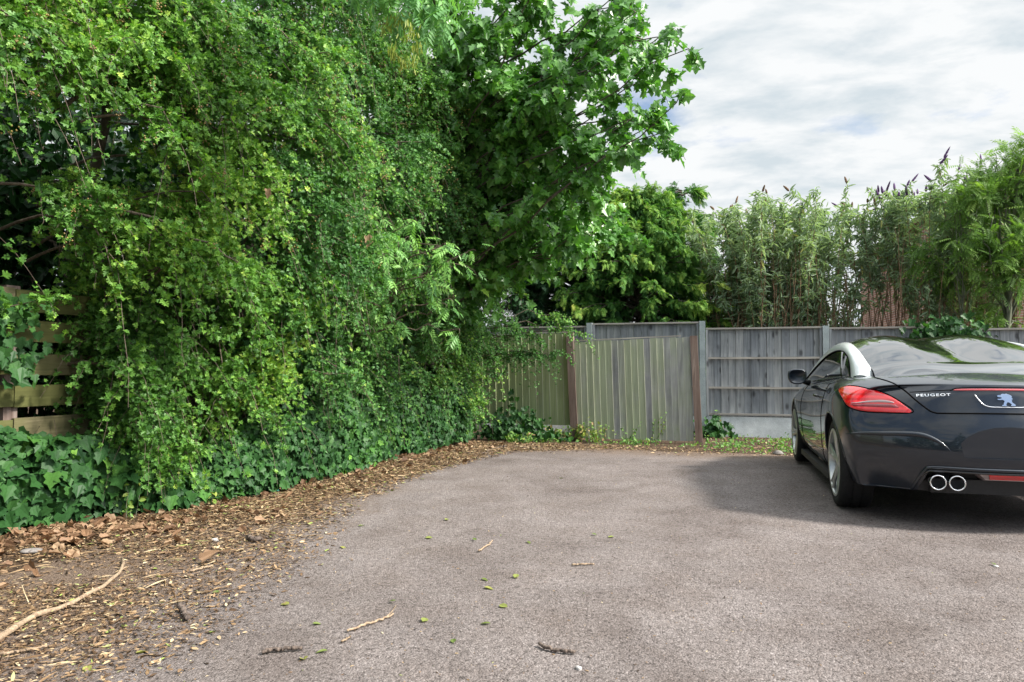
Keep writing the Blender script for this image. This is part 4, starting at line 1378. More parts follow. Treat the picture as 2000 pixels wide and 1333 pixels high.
_g = np.random.default_rng(15)
_e = []
for _k in range(40):
    _t = _g.random()
    _e.append(at(205 + 95 * _t + _g.normal(0, 32) * (.4 + _t), 610 + 320 * _t + _g.normal(0, 20), 4.3 + .1 * _g.normal()))
_e = np.array(_e)
NEAR = (_e + np.stack([-_g.uniform(.6, 1.0, 40), _g.uniform(.1, .7, 40), _g.uniform(.4, 1.0, 40)], -1), _e, _g.uniform(.1, .35, 40))
hawthorn('nearest hawthorn with pale lobed leaves and ripening berries hanging over the bare fence boards', 1.3, 5.4, 0.25, 3.9, 250, 18, 7, 0.056, 11, None,
         [((-5.0, 3.4, 0), (-4.7, 3.2, 4.4), 0.085), ((-5.15, 4.6, 0), (-4.5, 4.5, 4.2), 0.06)], 900, void_left, NEAR)
def peep(E, g):
    """thin spots where the boards show through"""
    k = -4.6 / E[:, 0]
    yy, zz = E[:, 1] * k, EYE + (E[:, 2] - EYE) * k
    bad = np.zeros(len(E), bool)
    for (cy, cz, ry, rz) in ((6.95, 1.30, .45, .16), (6.75, .80, .35, .22), (9.2, 1.25, .6, .15), (6.1, .55, .3, .2)):
        bad |= ((yy - cy) / ry) ** 2 + ((zz - cz) / rz) ** 2 < 2.2
    return ~(bad & (g.random(len(E)) < .93))


hawthorn('middle hawthorn with dense small leaves spilling down to the ground ivy', 5.2, 8.4, 0.25, 5.2, 320, 17, 7, 0.047, 12, None,
         [((-5.0, 6.6, 0), (-4.6, 6.5, 5.4), 0.09)], 800, peep, None, 0.36, None, 'hawthorn_mid')
e1 = np.array([at(u, v, 10.35) for u, v in ((1105, 632), (1100, 690), (1060, 655), (1040, 700), (1085, 615), (1010, 640), (1000, 690), (1120, 650), (1075, 690))])
e0 = e1 + np.array([-1.6, -.1, -.15])
hawthorn('far hawthorn reaching one low leafy bough over the green board panel', 8.1, 10.7, 0.5, 4.6, 230, 17, 7, 0.045, 13, None,
         [((-4.5, 9.6, 0), (-4.2, 9.5, 4.6), 0.08)], 0, None, (e0, e1, np.full(9, .15)), 0.36, None, 'hawthorn_mid')


def ivy(label, P, N, size, seed, hang=0.9, stems=None, base=0.4):
    g = np.random.default_rng(seed)
    n = len(P)
    A = unit(np.array([0.15, -0.1, -hang]) + g.normal(0, 0.45, (n, 3)))
    N = unit(N + g.normal(0, 0.33, (n, 3)))
    S = size * (0.5 + 0.75 * g.random(n))
    loc = (float(P[:, 0].mean()), float(P[:, 1].mean()), float(max(0, P[:, 2].min() - .05)))
    th = thing('ivy', label, 'ivy', loc)
    o = np.array(loc)
    leaves('leaves', P - o, A, N, S, T_IVY, M['ivy'], tone(P, g, seed, 1.5, base, 0.2, 0.17), th)
    if stems is not None:
        tube_obj('stems', [(stems - o, np.tile(np.linspace(0.006, 0.002, stems.shape[1]), (len(stems), 1)), 4)], M['twig'], th)
    return th


def ivy_stems(ya, yb, n, h, g, base=-0.35):
    y = g.uniform(ya, yb, n)
    z = np.linspace(0.0, 1, 8)[None, :] * (h * g.uniform(.5, 1.2, n))[:, None]
    x = np.interp(y, *HB)[:, None] + base + 0.04 * np.cumsum(g.normal(0, 1, (n, 8)), 1) * .5
    yy = y[:, None] + np.cumsum(g.normal(0, .05, (n, 8)), 1)
    return np.stack([x, yy, z], -1)


g_ = np.random.default_rng(21)


def ivy_bank(n, ya, yb, h, g, k=0.30, pw=1.0):
    y = g.uniform(ya, yb, n); z = h(y) * g.random(n) ** pw
    b = np.interp(y, *HB)
    hh = np.maximum(h(y), .1)
    bul = k * np.sqrt(np.clip(1 - (z / hh) ** 2, 0, 1))
    P = np.stack([b + bul - k * .45 + g.normal(0, 0.035, n), y, z + 0.03], -1)
    P[:, 0] += 0.09 * noise3(P, 3, 2.5) - np.abs(g.normal(0, .06, n))
    P[:, 2] = np.maximum(P[:, 2] + 0.04 * noise3(P, 8, 3.0), 0.02)
    N = np.stack([np.full(n, 0.85), np.full(n, -0.35), 0.25 + 0.9 * (z / hh) ** 2], -1)
    return P, N


P1, N1 = ivy_bank(2900, 2.2, 4.9, lambda y: np.interp(y, [2, 3.6, 4.1, 4.5, 5], [.64, .64, .50, .32, .3]), g_, 0.28)
ivy('large leaved dark ivy at the foot of the bare fence boards', P1, N1, 0.105, 31, 0.9, ivy_stems(2.5, 4.8, 30, .6, g_))
P2, N2 = ivy_bank(7000, 4.7, 8.0, lambda y: np.interp(y, [4.7, 5.5, 6.2, 7, 8], [.40, .62, .95, .75, 1.0]), g_, 0.36, 1.0)
ivy('long bank of mixed green ivy along the fence below the middle hawthorn', P2, N2, 0.062, 32, 0.9, ivy_stems(4.8, 8, 40, .9, g_), 0.46)
P3, N3 = ivy_bank(5200, 7.8, 10.3, lambda y: np.interp(y, [7.8, 8.6, 9.3, 10.3], [1.0, .8, 1.15, .95]), g_, 0.40, 0.9)
ivy('far ivy bank creeping out toward the green board panel', P3, N3, 0.058, 33, 0.9, ivy_stems(8, 10.2, 30, 1, g_), 0.44)
n = 110
c = np.stack([-4.47 + .05 * g_.normal(0, 1, n), 3.62 + .13 * g_.normal(0, 1, n), g_.uniform(.95, 1.62, n)], -1)
ivy('ragged ivy sprig hanging over the bare fence boards at the left edge', c, np.tile([.9, -.4, .2], (n, 1)), 0.085, 39)
n = 620
c = np.stack([g_.normal(-2.95, .33, n), 10.62 + .12 * g_.normal(0, 1, n), np.abs(g_.normal(0.0, .19, n))], -1)
c[:, 2] = np.clip(c[:, 2] * np.clip(1.35 - np.abs(c[:, 0] + 2.95) * 1.3, .2, 2), 0, .75) - .04
ivy('small ivy mound against the base of the green board panel', c, np.tile([0.2, -.9, .5], (n, 1)), 0.075, 34)
n = 60
c = np.stack([-3.35 + .10 * g_.normal(0, 1, n), 10.78 + .03 * g_.normal(0, 1, n), g_.uniform(.85, 1.25, n)], -1)
ivy('little ivy sprig clinging halfway up the green board panel', c, np.tile([0.1, -.9, .3], (n, 1)), 0.05, 38)
pp = at(1845, 640, FY)
n = 330
c = np.stack([pp.x + .26 * g_.normal(0, 1, n), FY - .05 + .10 * g_.normal(0, 1, n), pp.z - .06 + .10 * g_.normal(0, 1, n)], -1)
ivy('dark ivy clump draped over the top of the grey panel fence', c, np.tile([0.1, -.7, .6], (n, 1)), 0.10, 35)
n = 120
c = np.stack([0.02 + .13 * g_.normal(0, 1, n), 12.1 + .1 * g_.normal(0, 1, n), np.abs(.12 * g_.normal(0, 1, n)) - .05], -1)
ivy('small round leaved creeper at the foot of the concrete post', c, np.tile([0.1, -.7, .7], (n, 1)), 0.10, 36)
# ivy climbing the stems inside the hedge
n = 2600
yy = g_.uniform(5.0, 9.8, n); zz = g_.uniform(.7, 2.6, n)
P4 = np.stack([face_x(yy, zz) - .28 + .10 * g_.normal(0, 1, n), yy, zz], -1)
P4 = P4[noise3(P4, 44, 1.7) > .05]
ivy('glossy ivy climbing up inside the hedge above the bank', P4, np.tile([0.85, -.4, .3], (len(P4), 1)), 0.07, 37)


def broad_tree(name, label, cat, base, limbs, nsh, slen, per, size, T, mat, seed, trunk_top, r0, droop=0.5, updir=(0.2, -0.3, 0.9), wild=.45, sag=.35, extra=None, group=None, arch=(0.1, 0.5), bark='bark', base_tone=.46, along=.35, starts=None, spread=.8, t0=.3):
    """trunk, limbs to given ends, shoots, leaves"""
    g = np.random.default_rng(seed)
    th = thing(name, label, cat, base, group)
    o = np.array(base)
    E = np.asarray(limbs, float); nb = len(E)
    tt = np.array(trunk_top, float)
    f = np.clip((E[:, 2] - 0.25 - o[2]) / (tt[2] - o[2]) * g.uniform(.55, .95, nb), .18, 1)[:, None]
    S0 = o * (1 - f) + tt * f if starts is None else np.asarray(starts, float)
    B = bez(S0, E, g.uniform(*arch, nb), 11, 0.05, g)
    sp = shoots(B, nsh, slen, droop, g, (0, 0, 0), t0, 6, spread)
    P, A, N, S = shoot_leaves(sp, per, size, g, updir, .2, along, .03, wild, sag)
    leaves('crown', P - o, A, N, S, T, M[mat], tone(P, g, seed, .8, base_tone, .2, .17), th)
    tube_obj('branches', [(B - o, np.tile(np.linspace(min(r0 * .38, .020), 0.005, 11), (nb, 1)), 6), (sp - o, np.tile(np.linspace(0.006, 0.002, 6), (len(sp), 1)), 3)], M[bark], th)
    tube_obj('trunk', [(trunk_path(base, tt, g, 12, .04) - o, np.linspace(r0, r0 * .35, 12)[None], 12)], M[bark], th)
    return th, o, sp, g


def ellip(n, c, r, g, shell=.55):
    d = unit(g.normal(0, 1, (n, 3)))
    return np.array(c) + d * np.array(r) * (shell + (1 - shell) * g.random((n, 1)))


# sycamore leaning out of the hedge over the yard
gs = np.random.default_rng(51)
Le = []
for (u, v, Y, k) in ((1335, 70, 7.2, 3), (1300, 20, 7.4, 3), (1350, 215, 7.4, 3), (1310, 255, 7.6, 2), (1240, 130, 7.6, 4), (1250, 250, 8.0, 4), (1200, 330, 8.2, 4), (1150, 60, 7.8, 5), (1120, 220, 8.2, 5),
                     (1160, 420, 8.6, 4), (1170, 480, 8.8, 3), (1080, 380, 8.8, 5), (1080, 480, 9.2, 4), (1040, 140, 8.2, 5), (1020, 280, 8.6, 5), (980, 420, 9.2, 5), (960, 60, 8.2, 5), (930, 220, 8.6, 5),
                     (900, 330, 8.8, 4), (880, 440, 9.4, 4), (1230, 410, 9.0, 3), (1240, -60, 7.5, 5), (1100, -80, 8, 6), (950, -90, 8.2, 6), (850, 150, 8.4, 4), (1010, 500, 9.6, 3)):
    p = np.array(at(u - ((38 if v < 120 else 62) if u > 1200 else 30), v + 10, Y))
    for q in range(k): Le.append(p + gs.normal(0, .22, 3) * np.array([.7, 1.6, .7]))
broad_tree('sycamore_tree', 'sycamore with big pointed leaves arching out of the hedge against the sky', 'tree', (-4.3, 9.4, 0), Le, 15, .44, 15, 0.102, T_SYC, 'sycamore', 52, (-3.6, 9.0, 5.2), .11,
           droop=.45, updir=(.3, -.6, .7), wild=.42, sag=.55, arch=(.1, .6), t0=.18)
# ash: near bough with keys, and feathery sprays lower in the hedge
Le = []
ga = np.random.default_rng(61)
for (u, v, Y, k) in ((850, 10, 4.0, 3), (810, 40, 4.0, 2), (770, 0, 3.9, 2), (870, -30, 4.2, 3), (700, -30, 3.9, 2), (740, -80, 4.0, 3), (890, -80, 4.2, 3), (840, -40, 4, 2)):
    p = np.array(at(u, v, Y))
    for q in range(k): Le.append(p + ga.normal(0, .09, 3))
ash, ao, asp, g = broad_tree('ash_tree', 'ash bough with feathery leaves and bunches of keys drooping in at the top edge', 'tree', (-4.9, 5.6, 0), Le, 5, .17, 4, .20, T_ASHK, 'ash', 62, (-4.2, 5.0, 4.6), .09,
                             droop=.6, updir=(.3, -.3, .8), wild=.35, sag=.6, arch=(.1, .3), along=.8, spread=.5, starts=np.array(Le) + np.array([-.7, .35, .9]))
kc = []
for (u, v, Y, k) in ((770, 30, 3.75, 3), (800, 60, 3.7, 3), (765, 95, 3.75, 3), (810, 95, 3.75, 3), (760, 50, 3.8, 2), (790, 120, 3.75, 2)):
    p = np.array(at(u, v, Y))
    for q in range(k): kc.append(p + ga.normal(0, .025, 3))
for c_ in kc:
    kp = np.array(c_) + ga.normal(0, .017, (26, 3))
    leaves('key_bunch', kp - ao, unit(np.array([0, 0, -1.0]) + ga.normal(0, .22, kp.shape)), unit(ga.normal(0, 1, kp.shape)), np.full(26, .036) * ga.uniform(.8, 1.2, 26), T_KEY, M['keys'], ga.random(26), ash)
Le = []
for (u, v, Y, k) in ((880, 490, 6.6, 5), (840, 540, 6.6, 4), (760, 480, 6.3, 5), (720, 540, 6.2, 4), (800, 430, 6.5, 4), (700, 430, 6.2, 4), (860, 600, 7.0, 3), (640, 480, 6.0, 3)):
    p = np.array(at(u, v, Y))
    for q in range(k): Le.append(p + ga.normal(0, .10, 3))
broad_tree('ash_sapling', 'young ash sprouting narrow yellow tipped sprays from the middle of the hedge', 'tree', (-4.4, 6.9, 0), Le, 4, .18, 4, .17, T_ASH, 'ash', 63, (-4.0, 6.8, 2.9), .035,
           droop=.6, updir=(.35, -.3, .8), wild=.35, sag=.6, arch=(.1, .3), along=.8, spread=.5, bark='twig', base_tone=.62)

# trees behind the slatted fence that close the hedge
for (lab, bx, by, top, rad, seed, k) in (('dark leafy tree behind the fence at the left edge', -7.3, 4.9, 5.6, (1.7, 2.6, 3.1), 71, 220), ('dark leafy tree behind the nearest hawthorn', -7.0, 8.2, 7.2, (1.9, 2.2, 3.5), 72, 95),
                                         ('tall dark tree behind the middle hawthorn', -6.2, 10.6, 7.8, (2.0, 2.0, 3.6), 73, 80), ('dark round tree in the corner behind the sycamore', -5.0, 14.0, 7.0, (1.9, 1.6, 3.3), 74, 80)):
    gb = np.random.default_rng(seed)
    E = ellip(k, (bx, by, top - rad[2] * .95), rad, gb, .35)
    E[:, 2] = np.maximum(E[:, 2], gb.uniform(.3, 1.5, k))
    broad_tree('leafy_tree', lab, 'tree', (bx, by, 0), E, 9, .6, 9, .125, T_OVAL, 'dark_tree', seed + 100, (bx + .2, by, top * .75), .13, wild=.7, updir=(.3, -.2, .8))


gl_ = np.random.default_rng(77)
n = 24000
P = np.stack([-6.0 + .55 * gl_.normal(0, 1, n).clip(-1.6, 1.6), gl_.uniform(2.2, 12.5, n), 3.9 * gl_.random(n) ** 1.15], -1)
th = thing('evergreen_hedge', 'dark evergreen hedge glimpsed through the gaps of the slatted fence', 'hedge', (-6.0, 7, 0))
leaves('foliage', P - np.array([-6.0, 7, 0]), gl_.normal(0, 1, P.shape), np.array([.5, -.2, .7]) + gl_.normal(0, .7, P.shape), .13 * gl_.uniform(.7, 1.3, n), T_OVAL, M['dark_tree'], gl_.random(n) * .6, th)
st = np.stack([np.stack([np.full(9, -6.0), np.full(9, yy_), np.linspace(0, 3.5, 9)], -1) for yy_ in np.arange(2.6, 12.4, .6)]) + gl_.normal(0, .04, (17, 9, 3))
tube_obj('stems', [(st - np.array([-6.0, 7, 0]), np.tile(np.linspace(.035, .01, 9), (len(st), 1)), 6)], M['bark'], th)


def conifer(label, base, h, rad, nb, mat, seed, tips, fsize=.24, zmin=.35, per=9, gold=.5):
    g = np.random.default_rng(seed)
    th = thing('conifer_tree', label, 'tree', base)
    o = np.array(base)
    z = zmin + (h - .25 - zmin) * g.random(nb) ** 1.05
    L = rad * np.interp((z - zmin) / (h - zmin), [0, .25, .6, .85, 1], [.92, 1.0, .82, .50, .20]) * g.uniform(.72, 1.1, nb)
    az = g.random(nb) * 2 * np.pi
    d = np.stack([np.cos(az), np.sin(az), np.zeros(nb)], -1)
    S0 = np.stack([np.zeros(nb), np.zeros(nb), z - .12 * L], -1)
    E = S0 + d * L[:, None] + np.stack([0 * L, 0 * L, L * g.uniform(-.05, .22, nb)], -1)
    B = bez(S0, E, .18 * L, 9, .02, g)
    sp = shoots(B, 14, .30, .35, g, (0, 0, 0), .25, 5, .5)
    P, A, N, S = shoot_leaves(sp, per, fsize, g, (0, 0, 1), .15, 1.5, .02, .35, .35)
    rr = np.linalg.norm(P[:, :2], axis=1)
    lim = rad * np.interp((P[:, 2] - zmin) / (h - zmin), [0, .25, .6, .85, 1], [.92, 1.0, .82, .50, .20])
    tip = np.clip((rr / np.maximum(lim, .2) - .55) / .5, 0, 1)
    v = np.clip(.30 + gold * tip * (0.65 + .5 * noise3(P + o, seed, 1.4)) + .32 * gold * np.clip((P[:, 2] - h * .5) / h, 0, 1) + g.normal(0, .10, len(P)), 0, 1) if tips else g.random(len(P))
    leaves('foliage', P, A, N, S, T_FROND, M[mat], v, th)
    tube_obj('branches', [(B, np.tile(np.linspace(.024, .005, 9), (nb, 1)), 5)], M['bark'], th)
    tube_obj('trunk', [(trunk_path((0, 0, -.1), (0.05, 0, h * .80), g, 12, .02), np.linspace(.11, .012, 12)[None], 10)], M['bark'], th)
    return th


q = at(1245, 640, 14.6)
conifer('golden tipped cypress with drooping flat sprays behind the stepped fence panel', (q.x, 14.6, -.1), 4.95, 1.85, 360, 'cypress', 81, True, .12, .9, 19, .46)
q = at(1105, 640, 14.4)
conifer('shaded dark green conifer with a bare trunk beside the golden cypress', (q.x, 15.0, -.1), 5.2, 1.6, 190, 'dark_conifer', 82, False, .17, 1.5, 10)
q = at(1330, 350, 16.2)
conifer('slender dark conifer top showing behind the golden cypress', (q.x, 16.6, -.1), 5.75, .95, 80, 'cypress', 83, True, .16, .5, 10, .30)


# buddleia bushes over the fence
def buddleia(label, x, y, top, nst, seed, flowers, spent, spread=.55, leafy=.45, lean=0.0, per=46, nb=9):
    g = np.random.default_rng(seed)
    th = thing('buddleia_bush', label, 'bush', (x, y, -.1), 'buddleia bushes growing behind the panel fence')
    b = np.stack([g.normal(0, .18, nst), g.normal(0, .15, nst), np.zeros(nst)], -1)
    e = np.stack([g.normal(0, spread, nst) + lean, g.normal(0, spread * .7, nst), top + .1 - np.abs(g.normal(0, .32, nst))], -1)
    m = 12; t = np.linspace(0, 1, m)[None, :, None]
    mid = b * .45 + e * .55; mid[:, :2] *= .7
    p = (1 - t) ** 2 * b[:, None] + 2 * t * (1 - t) * mid[:, None] + t * t * e[:, None]
    p += np.cumsum(g.normal(0, .012, p.shape), 1)
    br = shoots(p, nb, .55, .12, g, (0, 0, .55), leafy, 6, .7)
    P, A, N, S = shoot_leaves(p, int(per * 1.3), .15, g, (.2, -.5, .8), leafy, .3, .03, .55, .25)
    P2, A2, N2, S2 = shoot_leaves(br, 24, .125, g, (.2, -.5, .8), .1, .35, .02, .55, .2)
    P = np.concatenate([P, P2]); A = np.concatenate([A, A2]); N = np.concatenate([N, N2]); S = np.concatenate([S, S2])
    A[:, 2] -= .12
    leaves('foliage', P, A, N, S, T_LANCE, M['buddleia'], tone(P + np.array([x, y, 0]), g, seed, 1.0, .42, .2, .2), th)
    nc = 14 if nb < 6 else 26
    cb = np.stack([g.normal(0, .34, nc), g.normal(0, .25, nc), np.zeros(nc)], -1)
    ct = cb + np.stack([g.normal(0, .22, nc), g.normal(0, .16, nc), top * g.uniform(.5, .85, nc)], -1)
    cane = bez(cb, ct, np.zeros(nc), 9, .022, g)
    dead = shoots(cane, 7, .45, -.1, g, (0, 0, .9), .3, 5, .5)
    tube_obj('stems', [(p, np.tile(np.linspace(.015, .004, m), (nst, 1)), 5), (br, np.tile(np.linspace(.004, .002, 6), (len(br), 1)), 3), (cane, np.tile(np.linspace(.009, .004, 9), (nc, 1)), 4), (dead, np.tile(np.linspace(.004, .002, 5), (len(dead), 1)), 3)], M['cane'], th)
    tips = np.concatenate([p[:, -1], br[:, -1]]); dirs = np.concatenate([p[:, -1] - p[:, -2], br[:, -1] - br[:, -2]])
    order = np.argsort(-tips[:, 2])
    for k, i in enumerate(order[:flowers + spent]):
        purple = k < flowers
        d = unit(unit(dirs[i]) + np.array([g.normal(0, .3), g.normal(0, .2), .25]))
        L = g.uniform(.10, .21)
        tt = np.linspace(0, 1, 9)
        path = tips[i] + tt[:, None] * d * L + np.array([0, 0, -1]) * (tt ** 2)[:, None] * L * .18 * (0 if purple else 1)
        rad = np.array([.010, .024, .028, .024, .027, .021, .020, .012, .003]) * g.uniform(.65, .9)
        mb_ = MB(); mb_.tube([tuple(v) for v in path], list(rad), 7)
        mb_.build('flower_spike', M['purple'] if purple else M['spent'], th)
    return th


BUD = [(1450, 14.7, 400, 10, 0, 1, 'buddleia standing further back between the two leftmost ones'), (1515, 14.6, 395, 10, 0, 2, 'buddleia with nodding tips further back above the middle of the panel'), (1570, 14.5, 398, 10, 0, 2, 'buddleia further back with brown spikes near the slim concrete post'), (1850, 14.8, 365, 10, 3, 1, 'buddleia further back in front of the house corner'),
       (1415, 14.3, 405, 9, 0, 2, 'leftmost buddleia beside the golden cypress'), (1480, 13.7, 385, 11, 0, 2, 'green buddleia over the panel next to the tall post'),
       (1545, 13.9, 380, 12, 0, 3, 'tall nodding buddleia with spent brown flower spikes'), (1615, 14.0, 400, 9, 1, 3, 'buddleia above the slim concrete post left of the sky gap'),
       (1690, 14.2, 372, 7, 6, 1, 'thin stemmed buddleia with white sky showing through its canes'), (1755, 14.0, 372, 10, 8, 1, 'buddleia with a row of purple spikes on its top'),
       (1815, 13.7, 352, 12, 8, 1, 'buddleia with long purple spikes beside the feathery sapling'), (1880, 14.1, 345, 12, 5, 1, 'buddleia half hidden by the feathery sapling'),
       (1960, 14.4, 330, 12, 3, 1, 'buddleia behind the sapling in front of the brick house'), (2060, 14.2, 330, 10, 2, 1, 'last buddleia at the right end of the fence')]
for k, (u, Y, v, nst, fl, sp_, lab) in enumerate(BUD):
    q = at(u, v, Y)
    thin = u in (1690, 1755)
    buddleia(lab, q.x, Y, q.z - .26, nst, 200 + k, fl, sp_, .36 if thin else .52, .74 if thin else .42, 0, 34 if thin else 52, 5 if thin else 10)

for (lab, u, v, Y, rx, rz, seed) in (('light green shrub behind the canes of the leftmost buddleias', 1440, 540, 16.0, 1.25, 1.35, 401), ('yellow green shrub low behind the buddleias left of the sky gap', 1565, 575, 16.2, .95, 1.1, 402)):
    q = at(u, v, Y); gb = np.random.default_rng(seed)
    E = ellip(46, (q.x, Y, q.z - rz * .5), (rx, .7, rz), gb, .3); E[:, 2] = np.maximum(E[:, 2], .4)
    broad_tree('green_shrub', lab, 'shrub', (q.x, Y, -.1), E, 7, .4, 8, .085, T_OVAL, 'weed', seed + 1, (q.x, Y, q.z - .2), .04, wild=.6, updir=(.3, -.4, .8), bark='cane', base_tone=.34)
# feathery saplings at the right end
gq = np.random.default_rng(91)


def sapling(label, u0, u1, v1, Y, pts, seed, r0, nsh=7):
    b0 = at(u0, 690, Y); b1 = at(u1, v1, Y)
    Le = []
    for (u, v, k) in pts:
        p = np.array(at(u, v, Y))
        for q_ in range(k): Le.append(p + gq.normal(0, .16, 3) * np.array([1, 1.4, 1]))
    broad_tree('feathery_sapling', label, 'tree', (b0.x, Y, -.1), Le, nsh, .34, 7, .26, T_SAP, 'sapling', seed, (b1.x, Y, b1.z), r0,
               droop=.35, updir=(0, -.3, .9), wild=.3, sag=.35, arch=(.05, .25), t0=.45, bark='green_bark', along=.8, spread=.55, base_tone=.5)


sapling('bright green feathery sapling with a slanting trunk at the right end of the fence', 1945, 1990, 300, 13.0,
        [(1985, 250, 1), (1960, 300, 2), (1990, 330, 3), (1930, 350, 3), (1980, 400, 4), (1920, 420, 3), (1880, 440, 2), (1990, 470, 3), (1930, 500, 3), (1960, 560, 2), (1910, 560, 1), (2040, 350, 4), (2060, 450, 4), (2040, 250, 3), (2000, 600, 1)], 92, .05)
sapling('slim feathery sapling with a dark thin stem left of the slanting one', 1884, 1870, 400, 13.1,
        [(1870, 385, 2), (1850, 430, 2), (1880, 480, 2), (1830, 500, 2), (1800, 470, 1), (1860, 540, 2), (1900, 400, 2)], 93, .022, 5)


# weeds along the fence foot
def weed(label, x, y, n, h, size, seed, base=.5, spread=.12, per=12, grp=None):
    g = np.random.default_rng(seed)
    z0 = float(gz(x, y))
    th = thing('weed', label, 'weed', (x, y, z0), grp)
    b = np.stack([g.normal(0, spread, n), g.normal(0, spread * .6, n), np.zeros(n)], -1)
    e = b + np.stack([g.normal(0, spread * .8, n), g.normal(0, spread * .6, n), h * g.uniform(.45, 1.1, n)], -1)
    p = bez(b, e, np.zeros(n), 7, .015, g)
    P, A, N, S = shoot_leaves(p, per, size, g, (0, -.4, .9), .1, .2, .01, .5, .2)
    leaves('leaves', P, A, N, S, T_OVAL, M['weed'], np.clip(base + g.normal(0, .2, len(P)), 0, 1), th)
    tube_obj('stems', [(p, np.tile(np.linspace(.004, .0015, 7), (n, 1)), 4)], M['green_bark'], th)


for k, (u, v, n, h, sz, bs_, lab) in enumerate(((1130, 862, 18, .30, .055, .75, 'yellowing nettle patch at the foot of the left brown post'), (1165, 864, 16, .34, .05, .7, 'yellow and brown weed clump right of the left brown post'),
                                          (1195, 862, 5, .50, .035, .4, 'thin tall weed with tiny leaves on the left third of the close board panel'), (1240, 866, 6, .36, .045, .45, 'small green weed at the middle of the close board panel'),
                                          (1285, 866, 7, .52, .040, .5, 'taller branching weed at the right half of the close board panel'), (1335, 866, 5, .30, .035, .4, 'small sprig by the foot of the right brown post'),
                                          (1412, 852, 13, .42, .05, .55, 'upright weed before the concrete gravel board beside the paving slab'), (1450, 850, 16, .22, .045, .5, 'low weed patch before the white gravel board'),
                                          (1505, 852, 20, .42, .042, .35, 'leafy weed tuft beside the front wheel of the car'), (1535, 850, 16, .26, .04, .4, 'low weeds just behind the front wheel'),
                                          (1070, 858, 14, .20, .06, .72, 'dry yellow weeds beside the ivy mound'), (1010, 866, 14, .16, .06, .5, 'low green weeds where the ivy bank meets the litter'))):
    p = gp(u, v)
    weed(lab, p.x, p.y, n, h, sz, 300 + k, bs_, .14)
for k, (u, v, h, lab) in enumerate(((85, 1005, .42, 'tall thin stemmed weed in front of the dark ivy'), (245, 1012, .26, 'small weed with yellow flower dots at the ivy edge'), (225, 1005, .16, 'short green sprig beside the ivy edge'),
                                 (400, 985, .14, 'bright low sprig at the edge of the litter'), (520, 905, .55, 'tall pale dry weed stem before the ivy bank'), (620, 932, .3, 'small weed in front of the middle ivy bank'))):
    p = gp(u, v)
    weed(lab, p.x, p.y, 5 if h > .3 else 8, h, .03 if h > .3 else .045, 330 + k, .55, .05, 8)

# trees across the yard behind the photographer: they darken what the car's tail reflects
gt = np.random.default_rng(505)
n = 9000
cx = gt.uniform(-12, 18, n)
hh = 3.4 + 1.5 * np.sin(cx * .9 + 1) + .8 * np.sin(cx * 2.3)
P = np.stack([cx, -10 + gt.normal(0, .8, n), hh * gt.random(n) ** .8], -1)
tag(leaves('tree_line', P, gt.normal(0, 1, P.shape), gt.normal(0, 1, P.shape), .38 * gt.uniform(.6, 1.3, n), T_OVAL, M['dark_tree'], gt.random(n), None), kind='stuff')
# low green growth between the panels and the grey fence
n = 5200
x = gt.uniform(-.1, 4.2, n); y = np.where(gt.random(n) < .6, gt.normal(10.3, .35, n), gt.uniform(10, 12.15, n))
x2 = gt.uniform(-3.0, -.1, 1500); y2 = 10.55 + .14 * gt.normal(0, 1, 1500)
P = np.concatenate([np.stack([x, y, gz(x, y) + .09 * gt.random(n) ** 2], -1), np.stack([x2, y2, gz(x2, y2) + .07 * gt.random(1500) ** 2], -1)])
P = P[noise3(P, 12, 2.2) + gt.normal(0, .3, len(P)) > 0.05]
tag(leaves('ground_cover', P, gt.normal(0, 1, P.shape) + np.array([0, 0, .3]), np.array([0, -.3, 1.0]) + gt.normal(0, .4, P.shape), .05 * gt.uniform(.5, 1.3, len(P)), T_OVAL, M['weed'], np.clip(.35 + .25 * gt.normal(0, 1, len(P)), 0, 1), None), kind='stuff')
# ------------------------------------------------------------------ litter, sticks, fallen leaves, stones
g = np.random.default_rng(401)


def edge_x(y):
    return np.interp(y, [0, 1.5, 2.1, 3.9, 5.0, 6.4, 8.5, 9.5], [-2.1, -2.15, -2.15, -2.55, -2.75, -2.85, -2.55, -1.5])


n = 170000
y = 1.2 + 9 * g.random(n) ** 1.7
bx = np.interp(y, *HB) + .1
t = g.random(n) ** 0.9
x = bx + (edge_x(y) - bx) * t * g.uniform(.7, 1.22, n)
xs2 = g.uniform(-3.2, 3.0, 8000); ys2 = np.where(xs2 > -.1, g.uniform(9.2, 12.1, 8000), 9.75 + .42 * g.normal(0, 1, 8000))
x = np.concatenate([x, xs2]); y = np.concatenate([y, ys2])
keep = (noise3(np.stack([x, y, 0 * x], -1), 9, 1.3) + g.normal(0, .5, len(x))) > -.35
x, y = x[keep], y[keep]
P = np.stack([x, y, gz(x, y) + .004 + np.abs(g.normal(0, .006, len(x)))], -1)
A = g.normal(0, 1, P.shape); A[:, 2] *= .12
Nn = np.array([0, 0, 1.0]) + g.normal(0, .28, P.shape)
S = (.009 + .022 * g.random(len(P)) ** 3.5) * (1 + .09 * y)
T_CHIP = (np.array([(0, -.13, 0), (.5, -.20, .04), (1, -.05, 0), (1, .05, 0), (.5, .20, .04), (0, .13, 0)]), [[0, 1, 2, 3, 4, 5]])
v = np.clip(.37 + .28 * g.normal(0, 1, len(P)), 0, .985); v[g.random(len(v)) < .014] = 1
tag(leaves('litter', P, A, Nn, S, T_CHIP, M['chips'], v, None), kind='stuff')
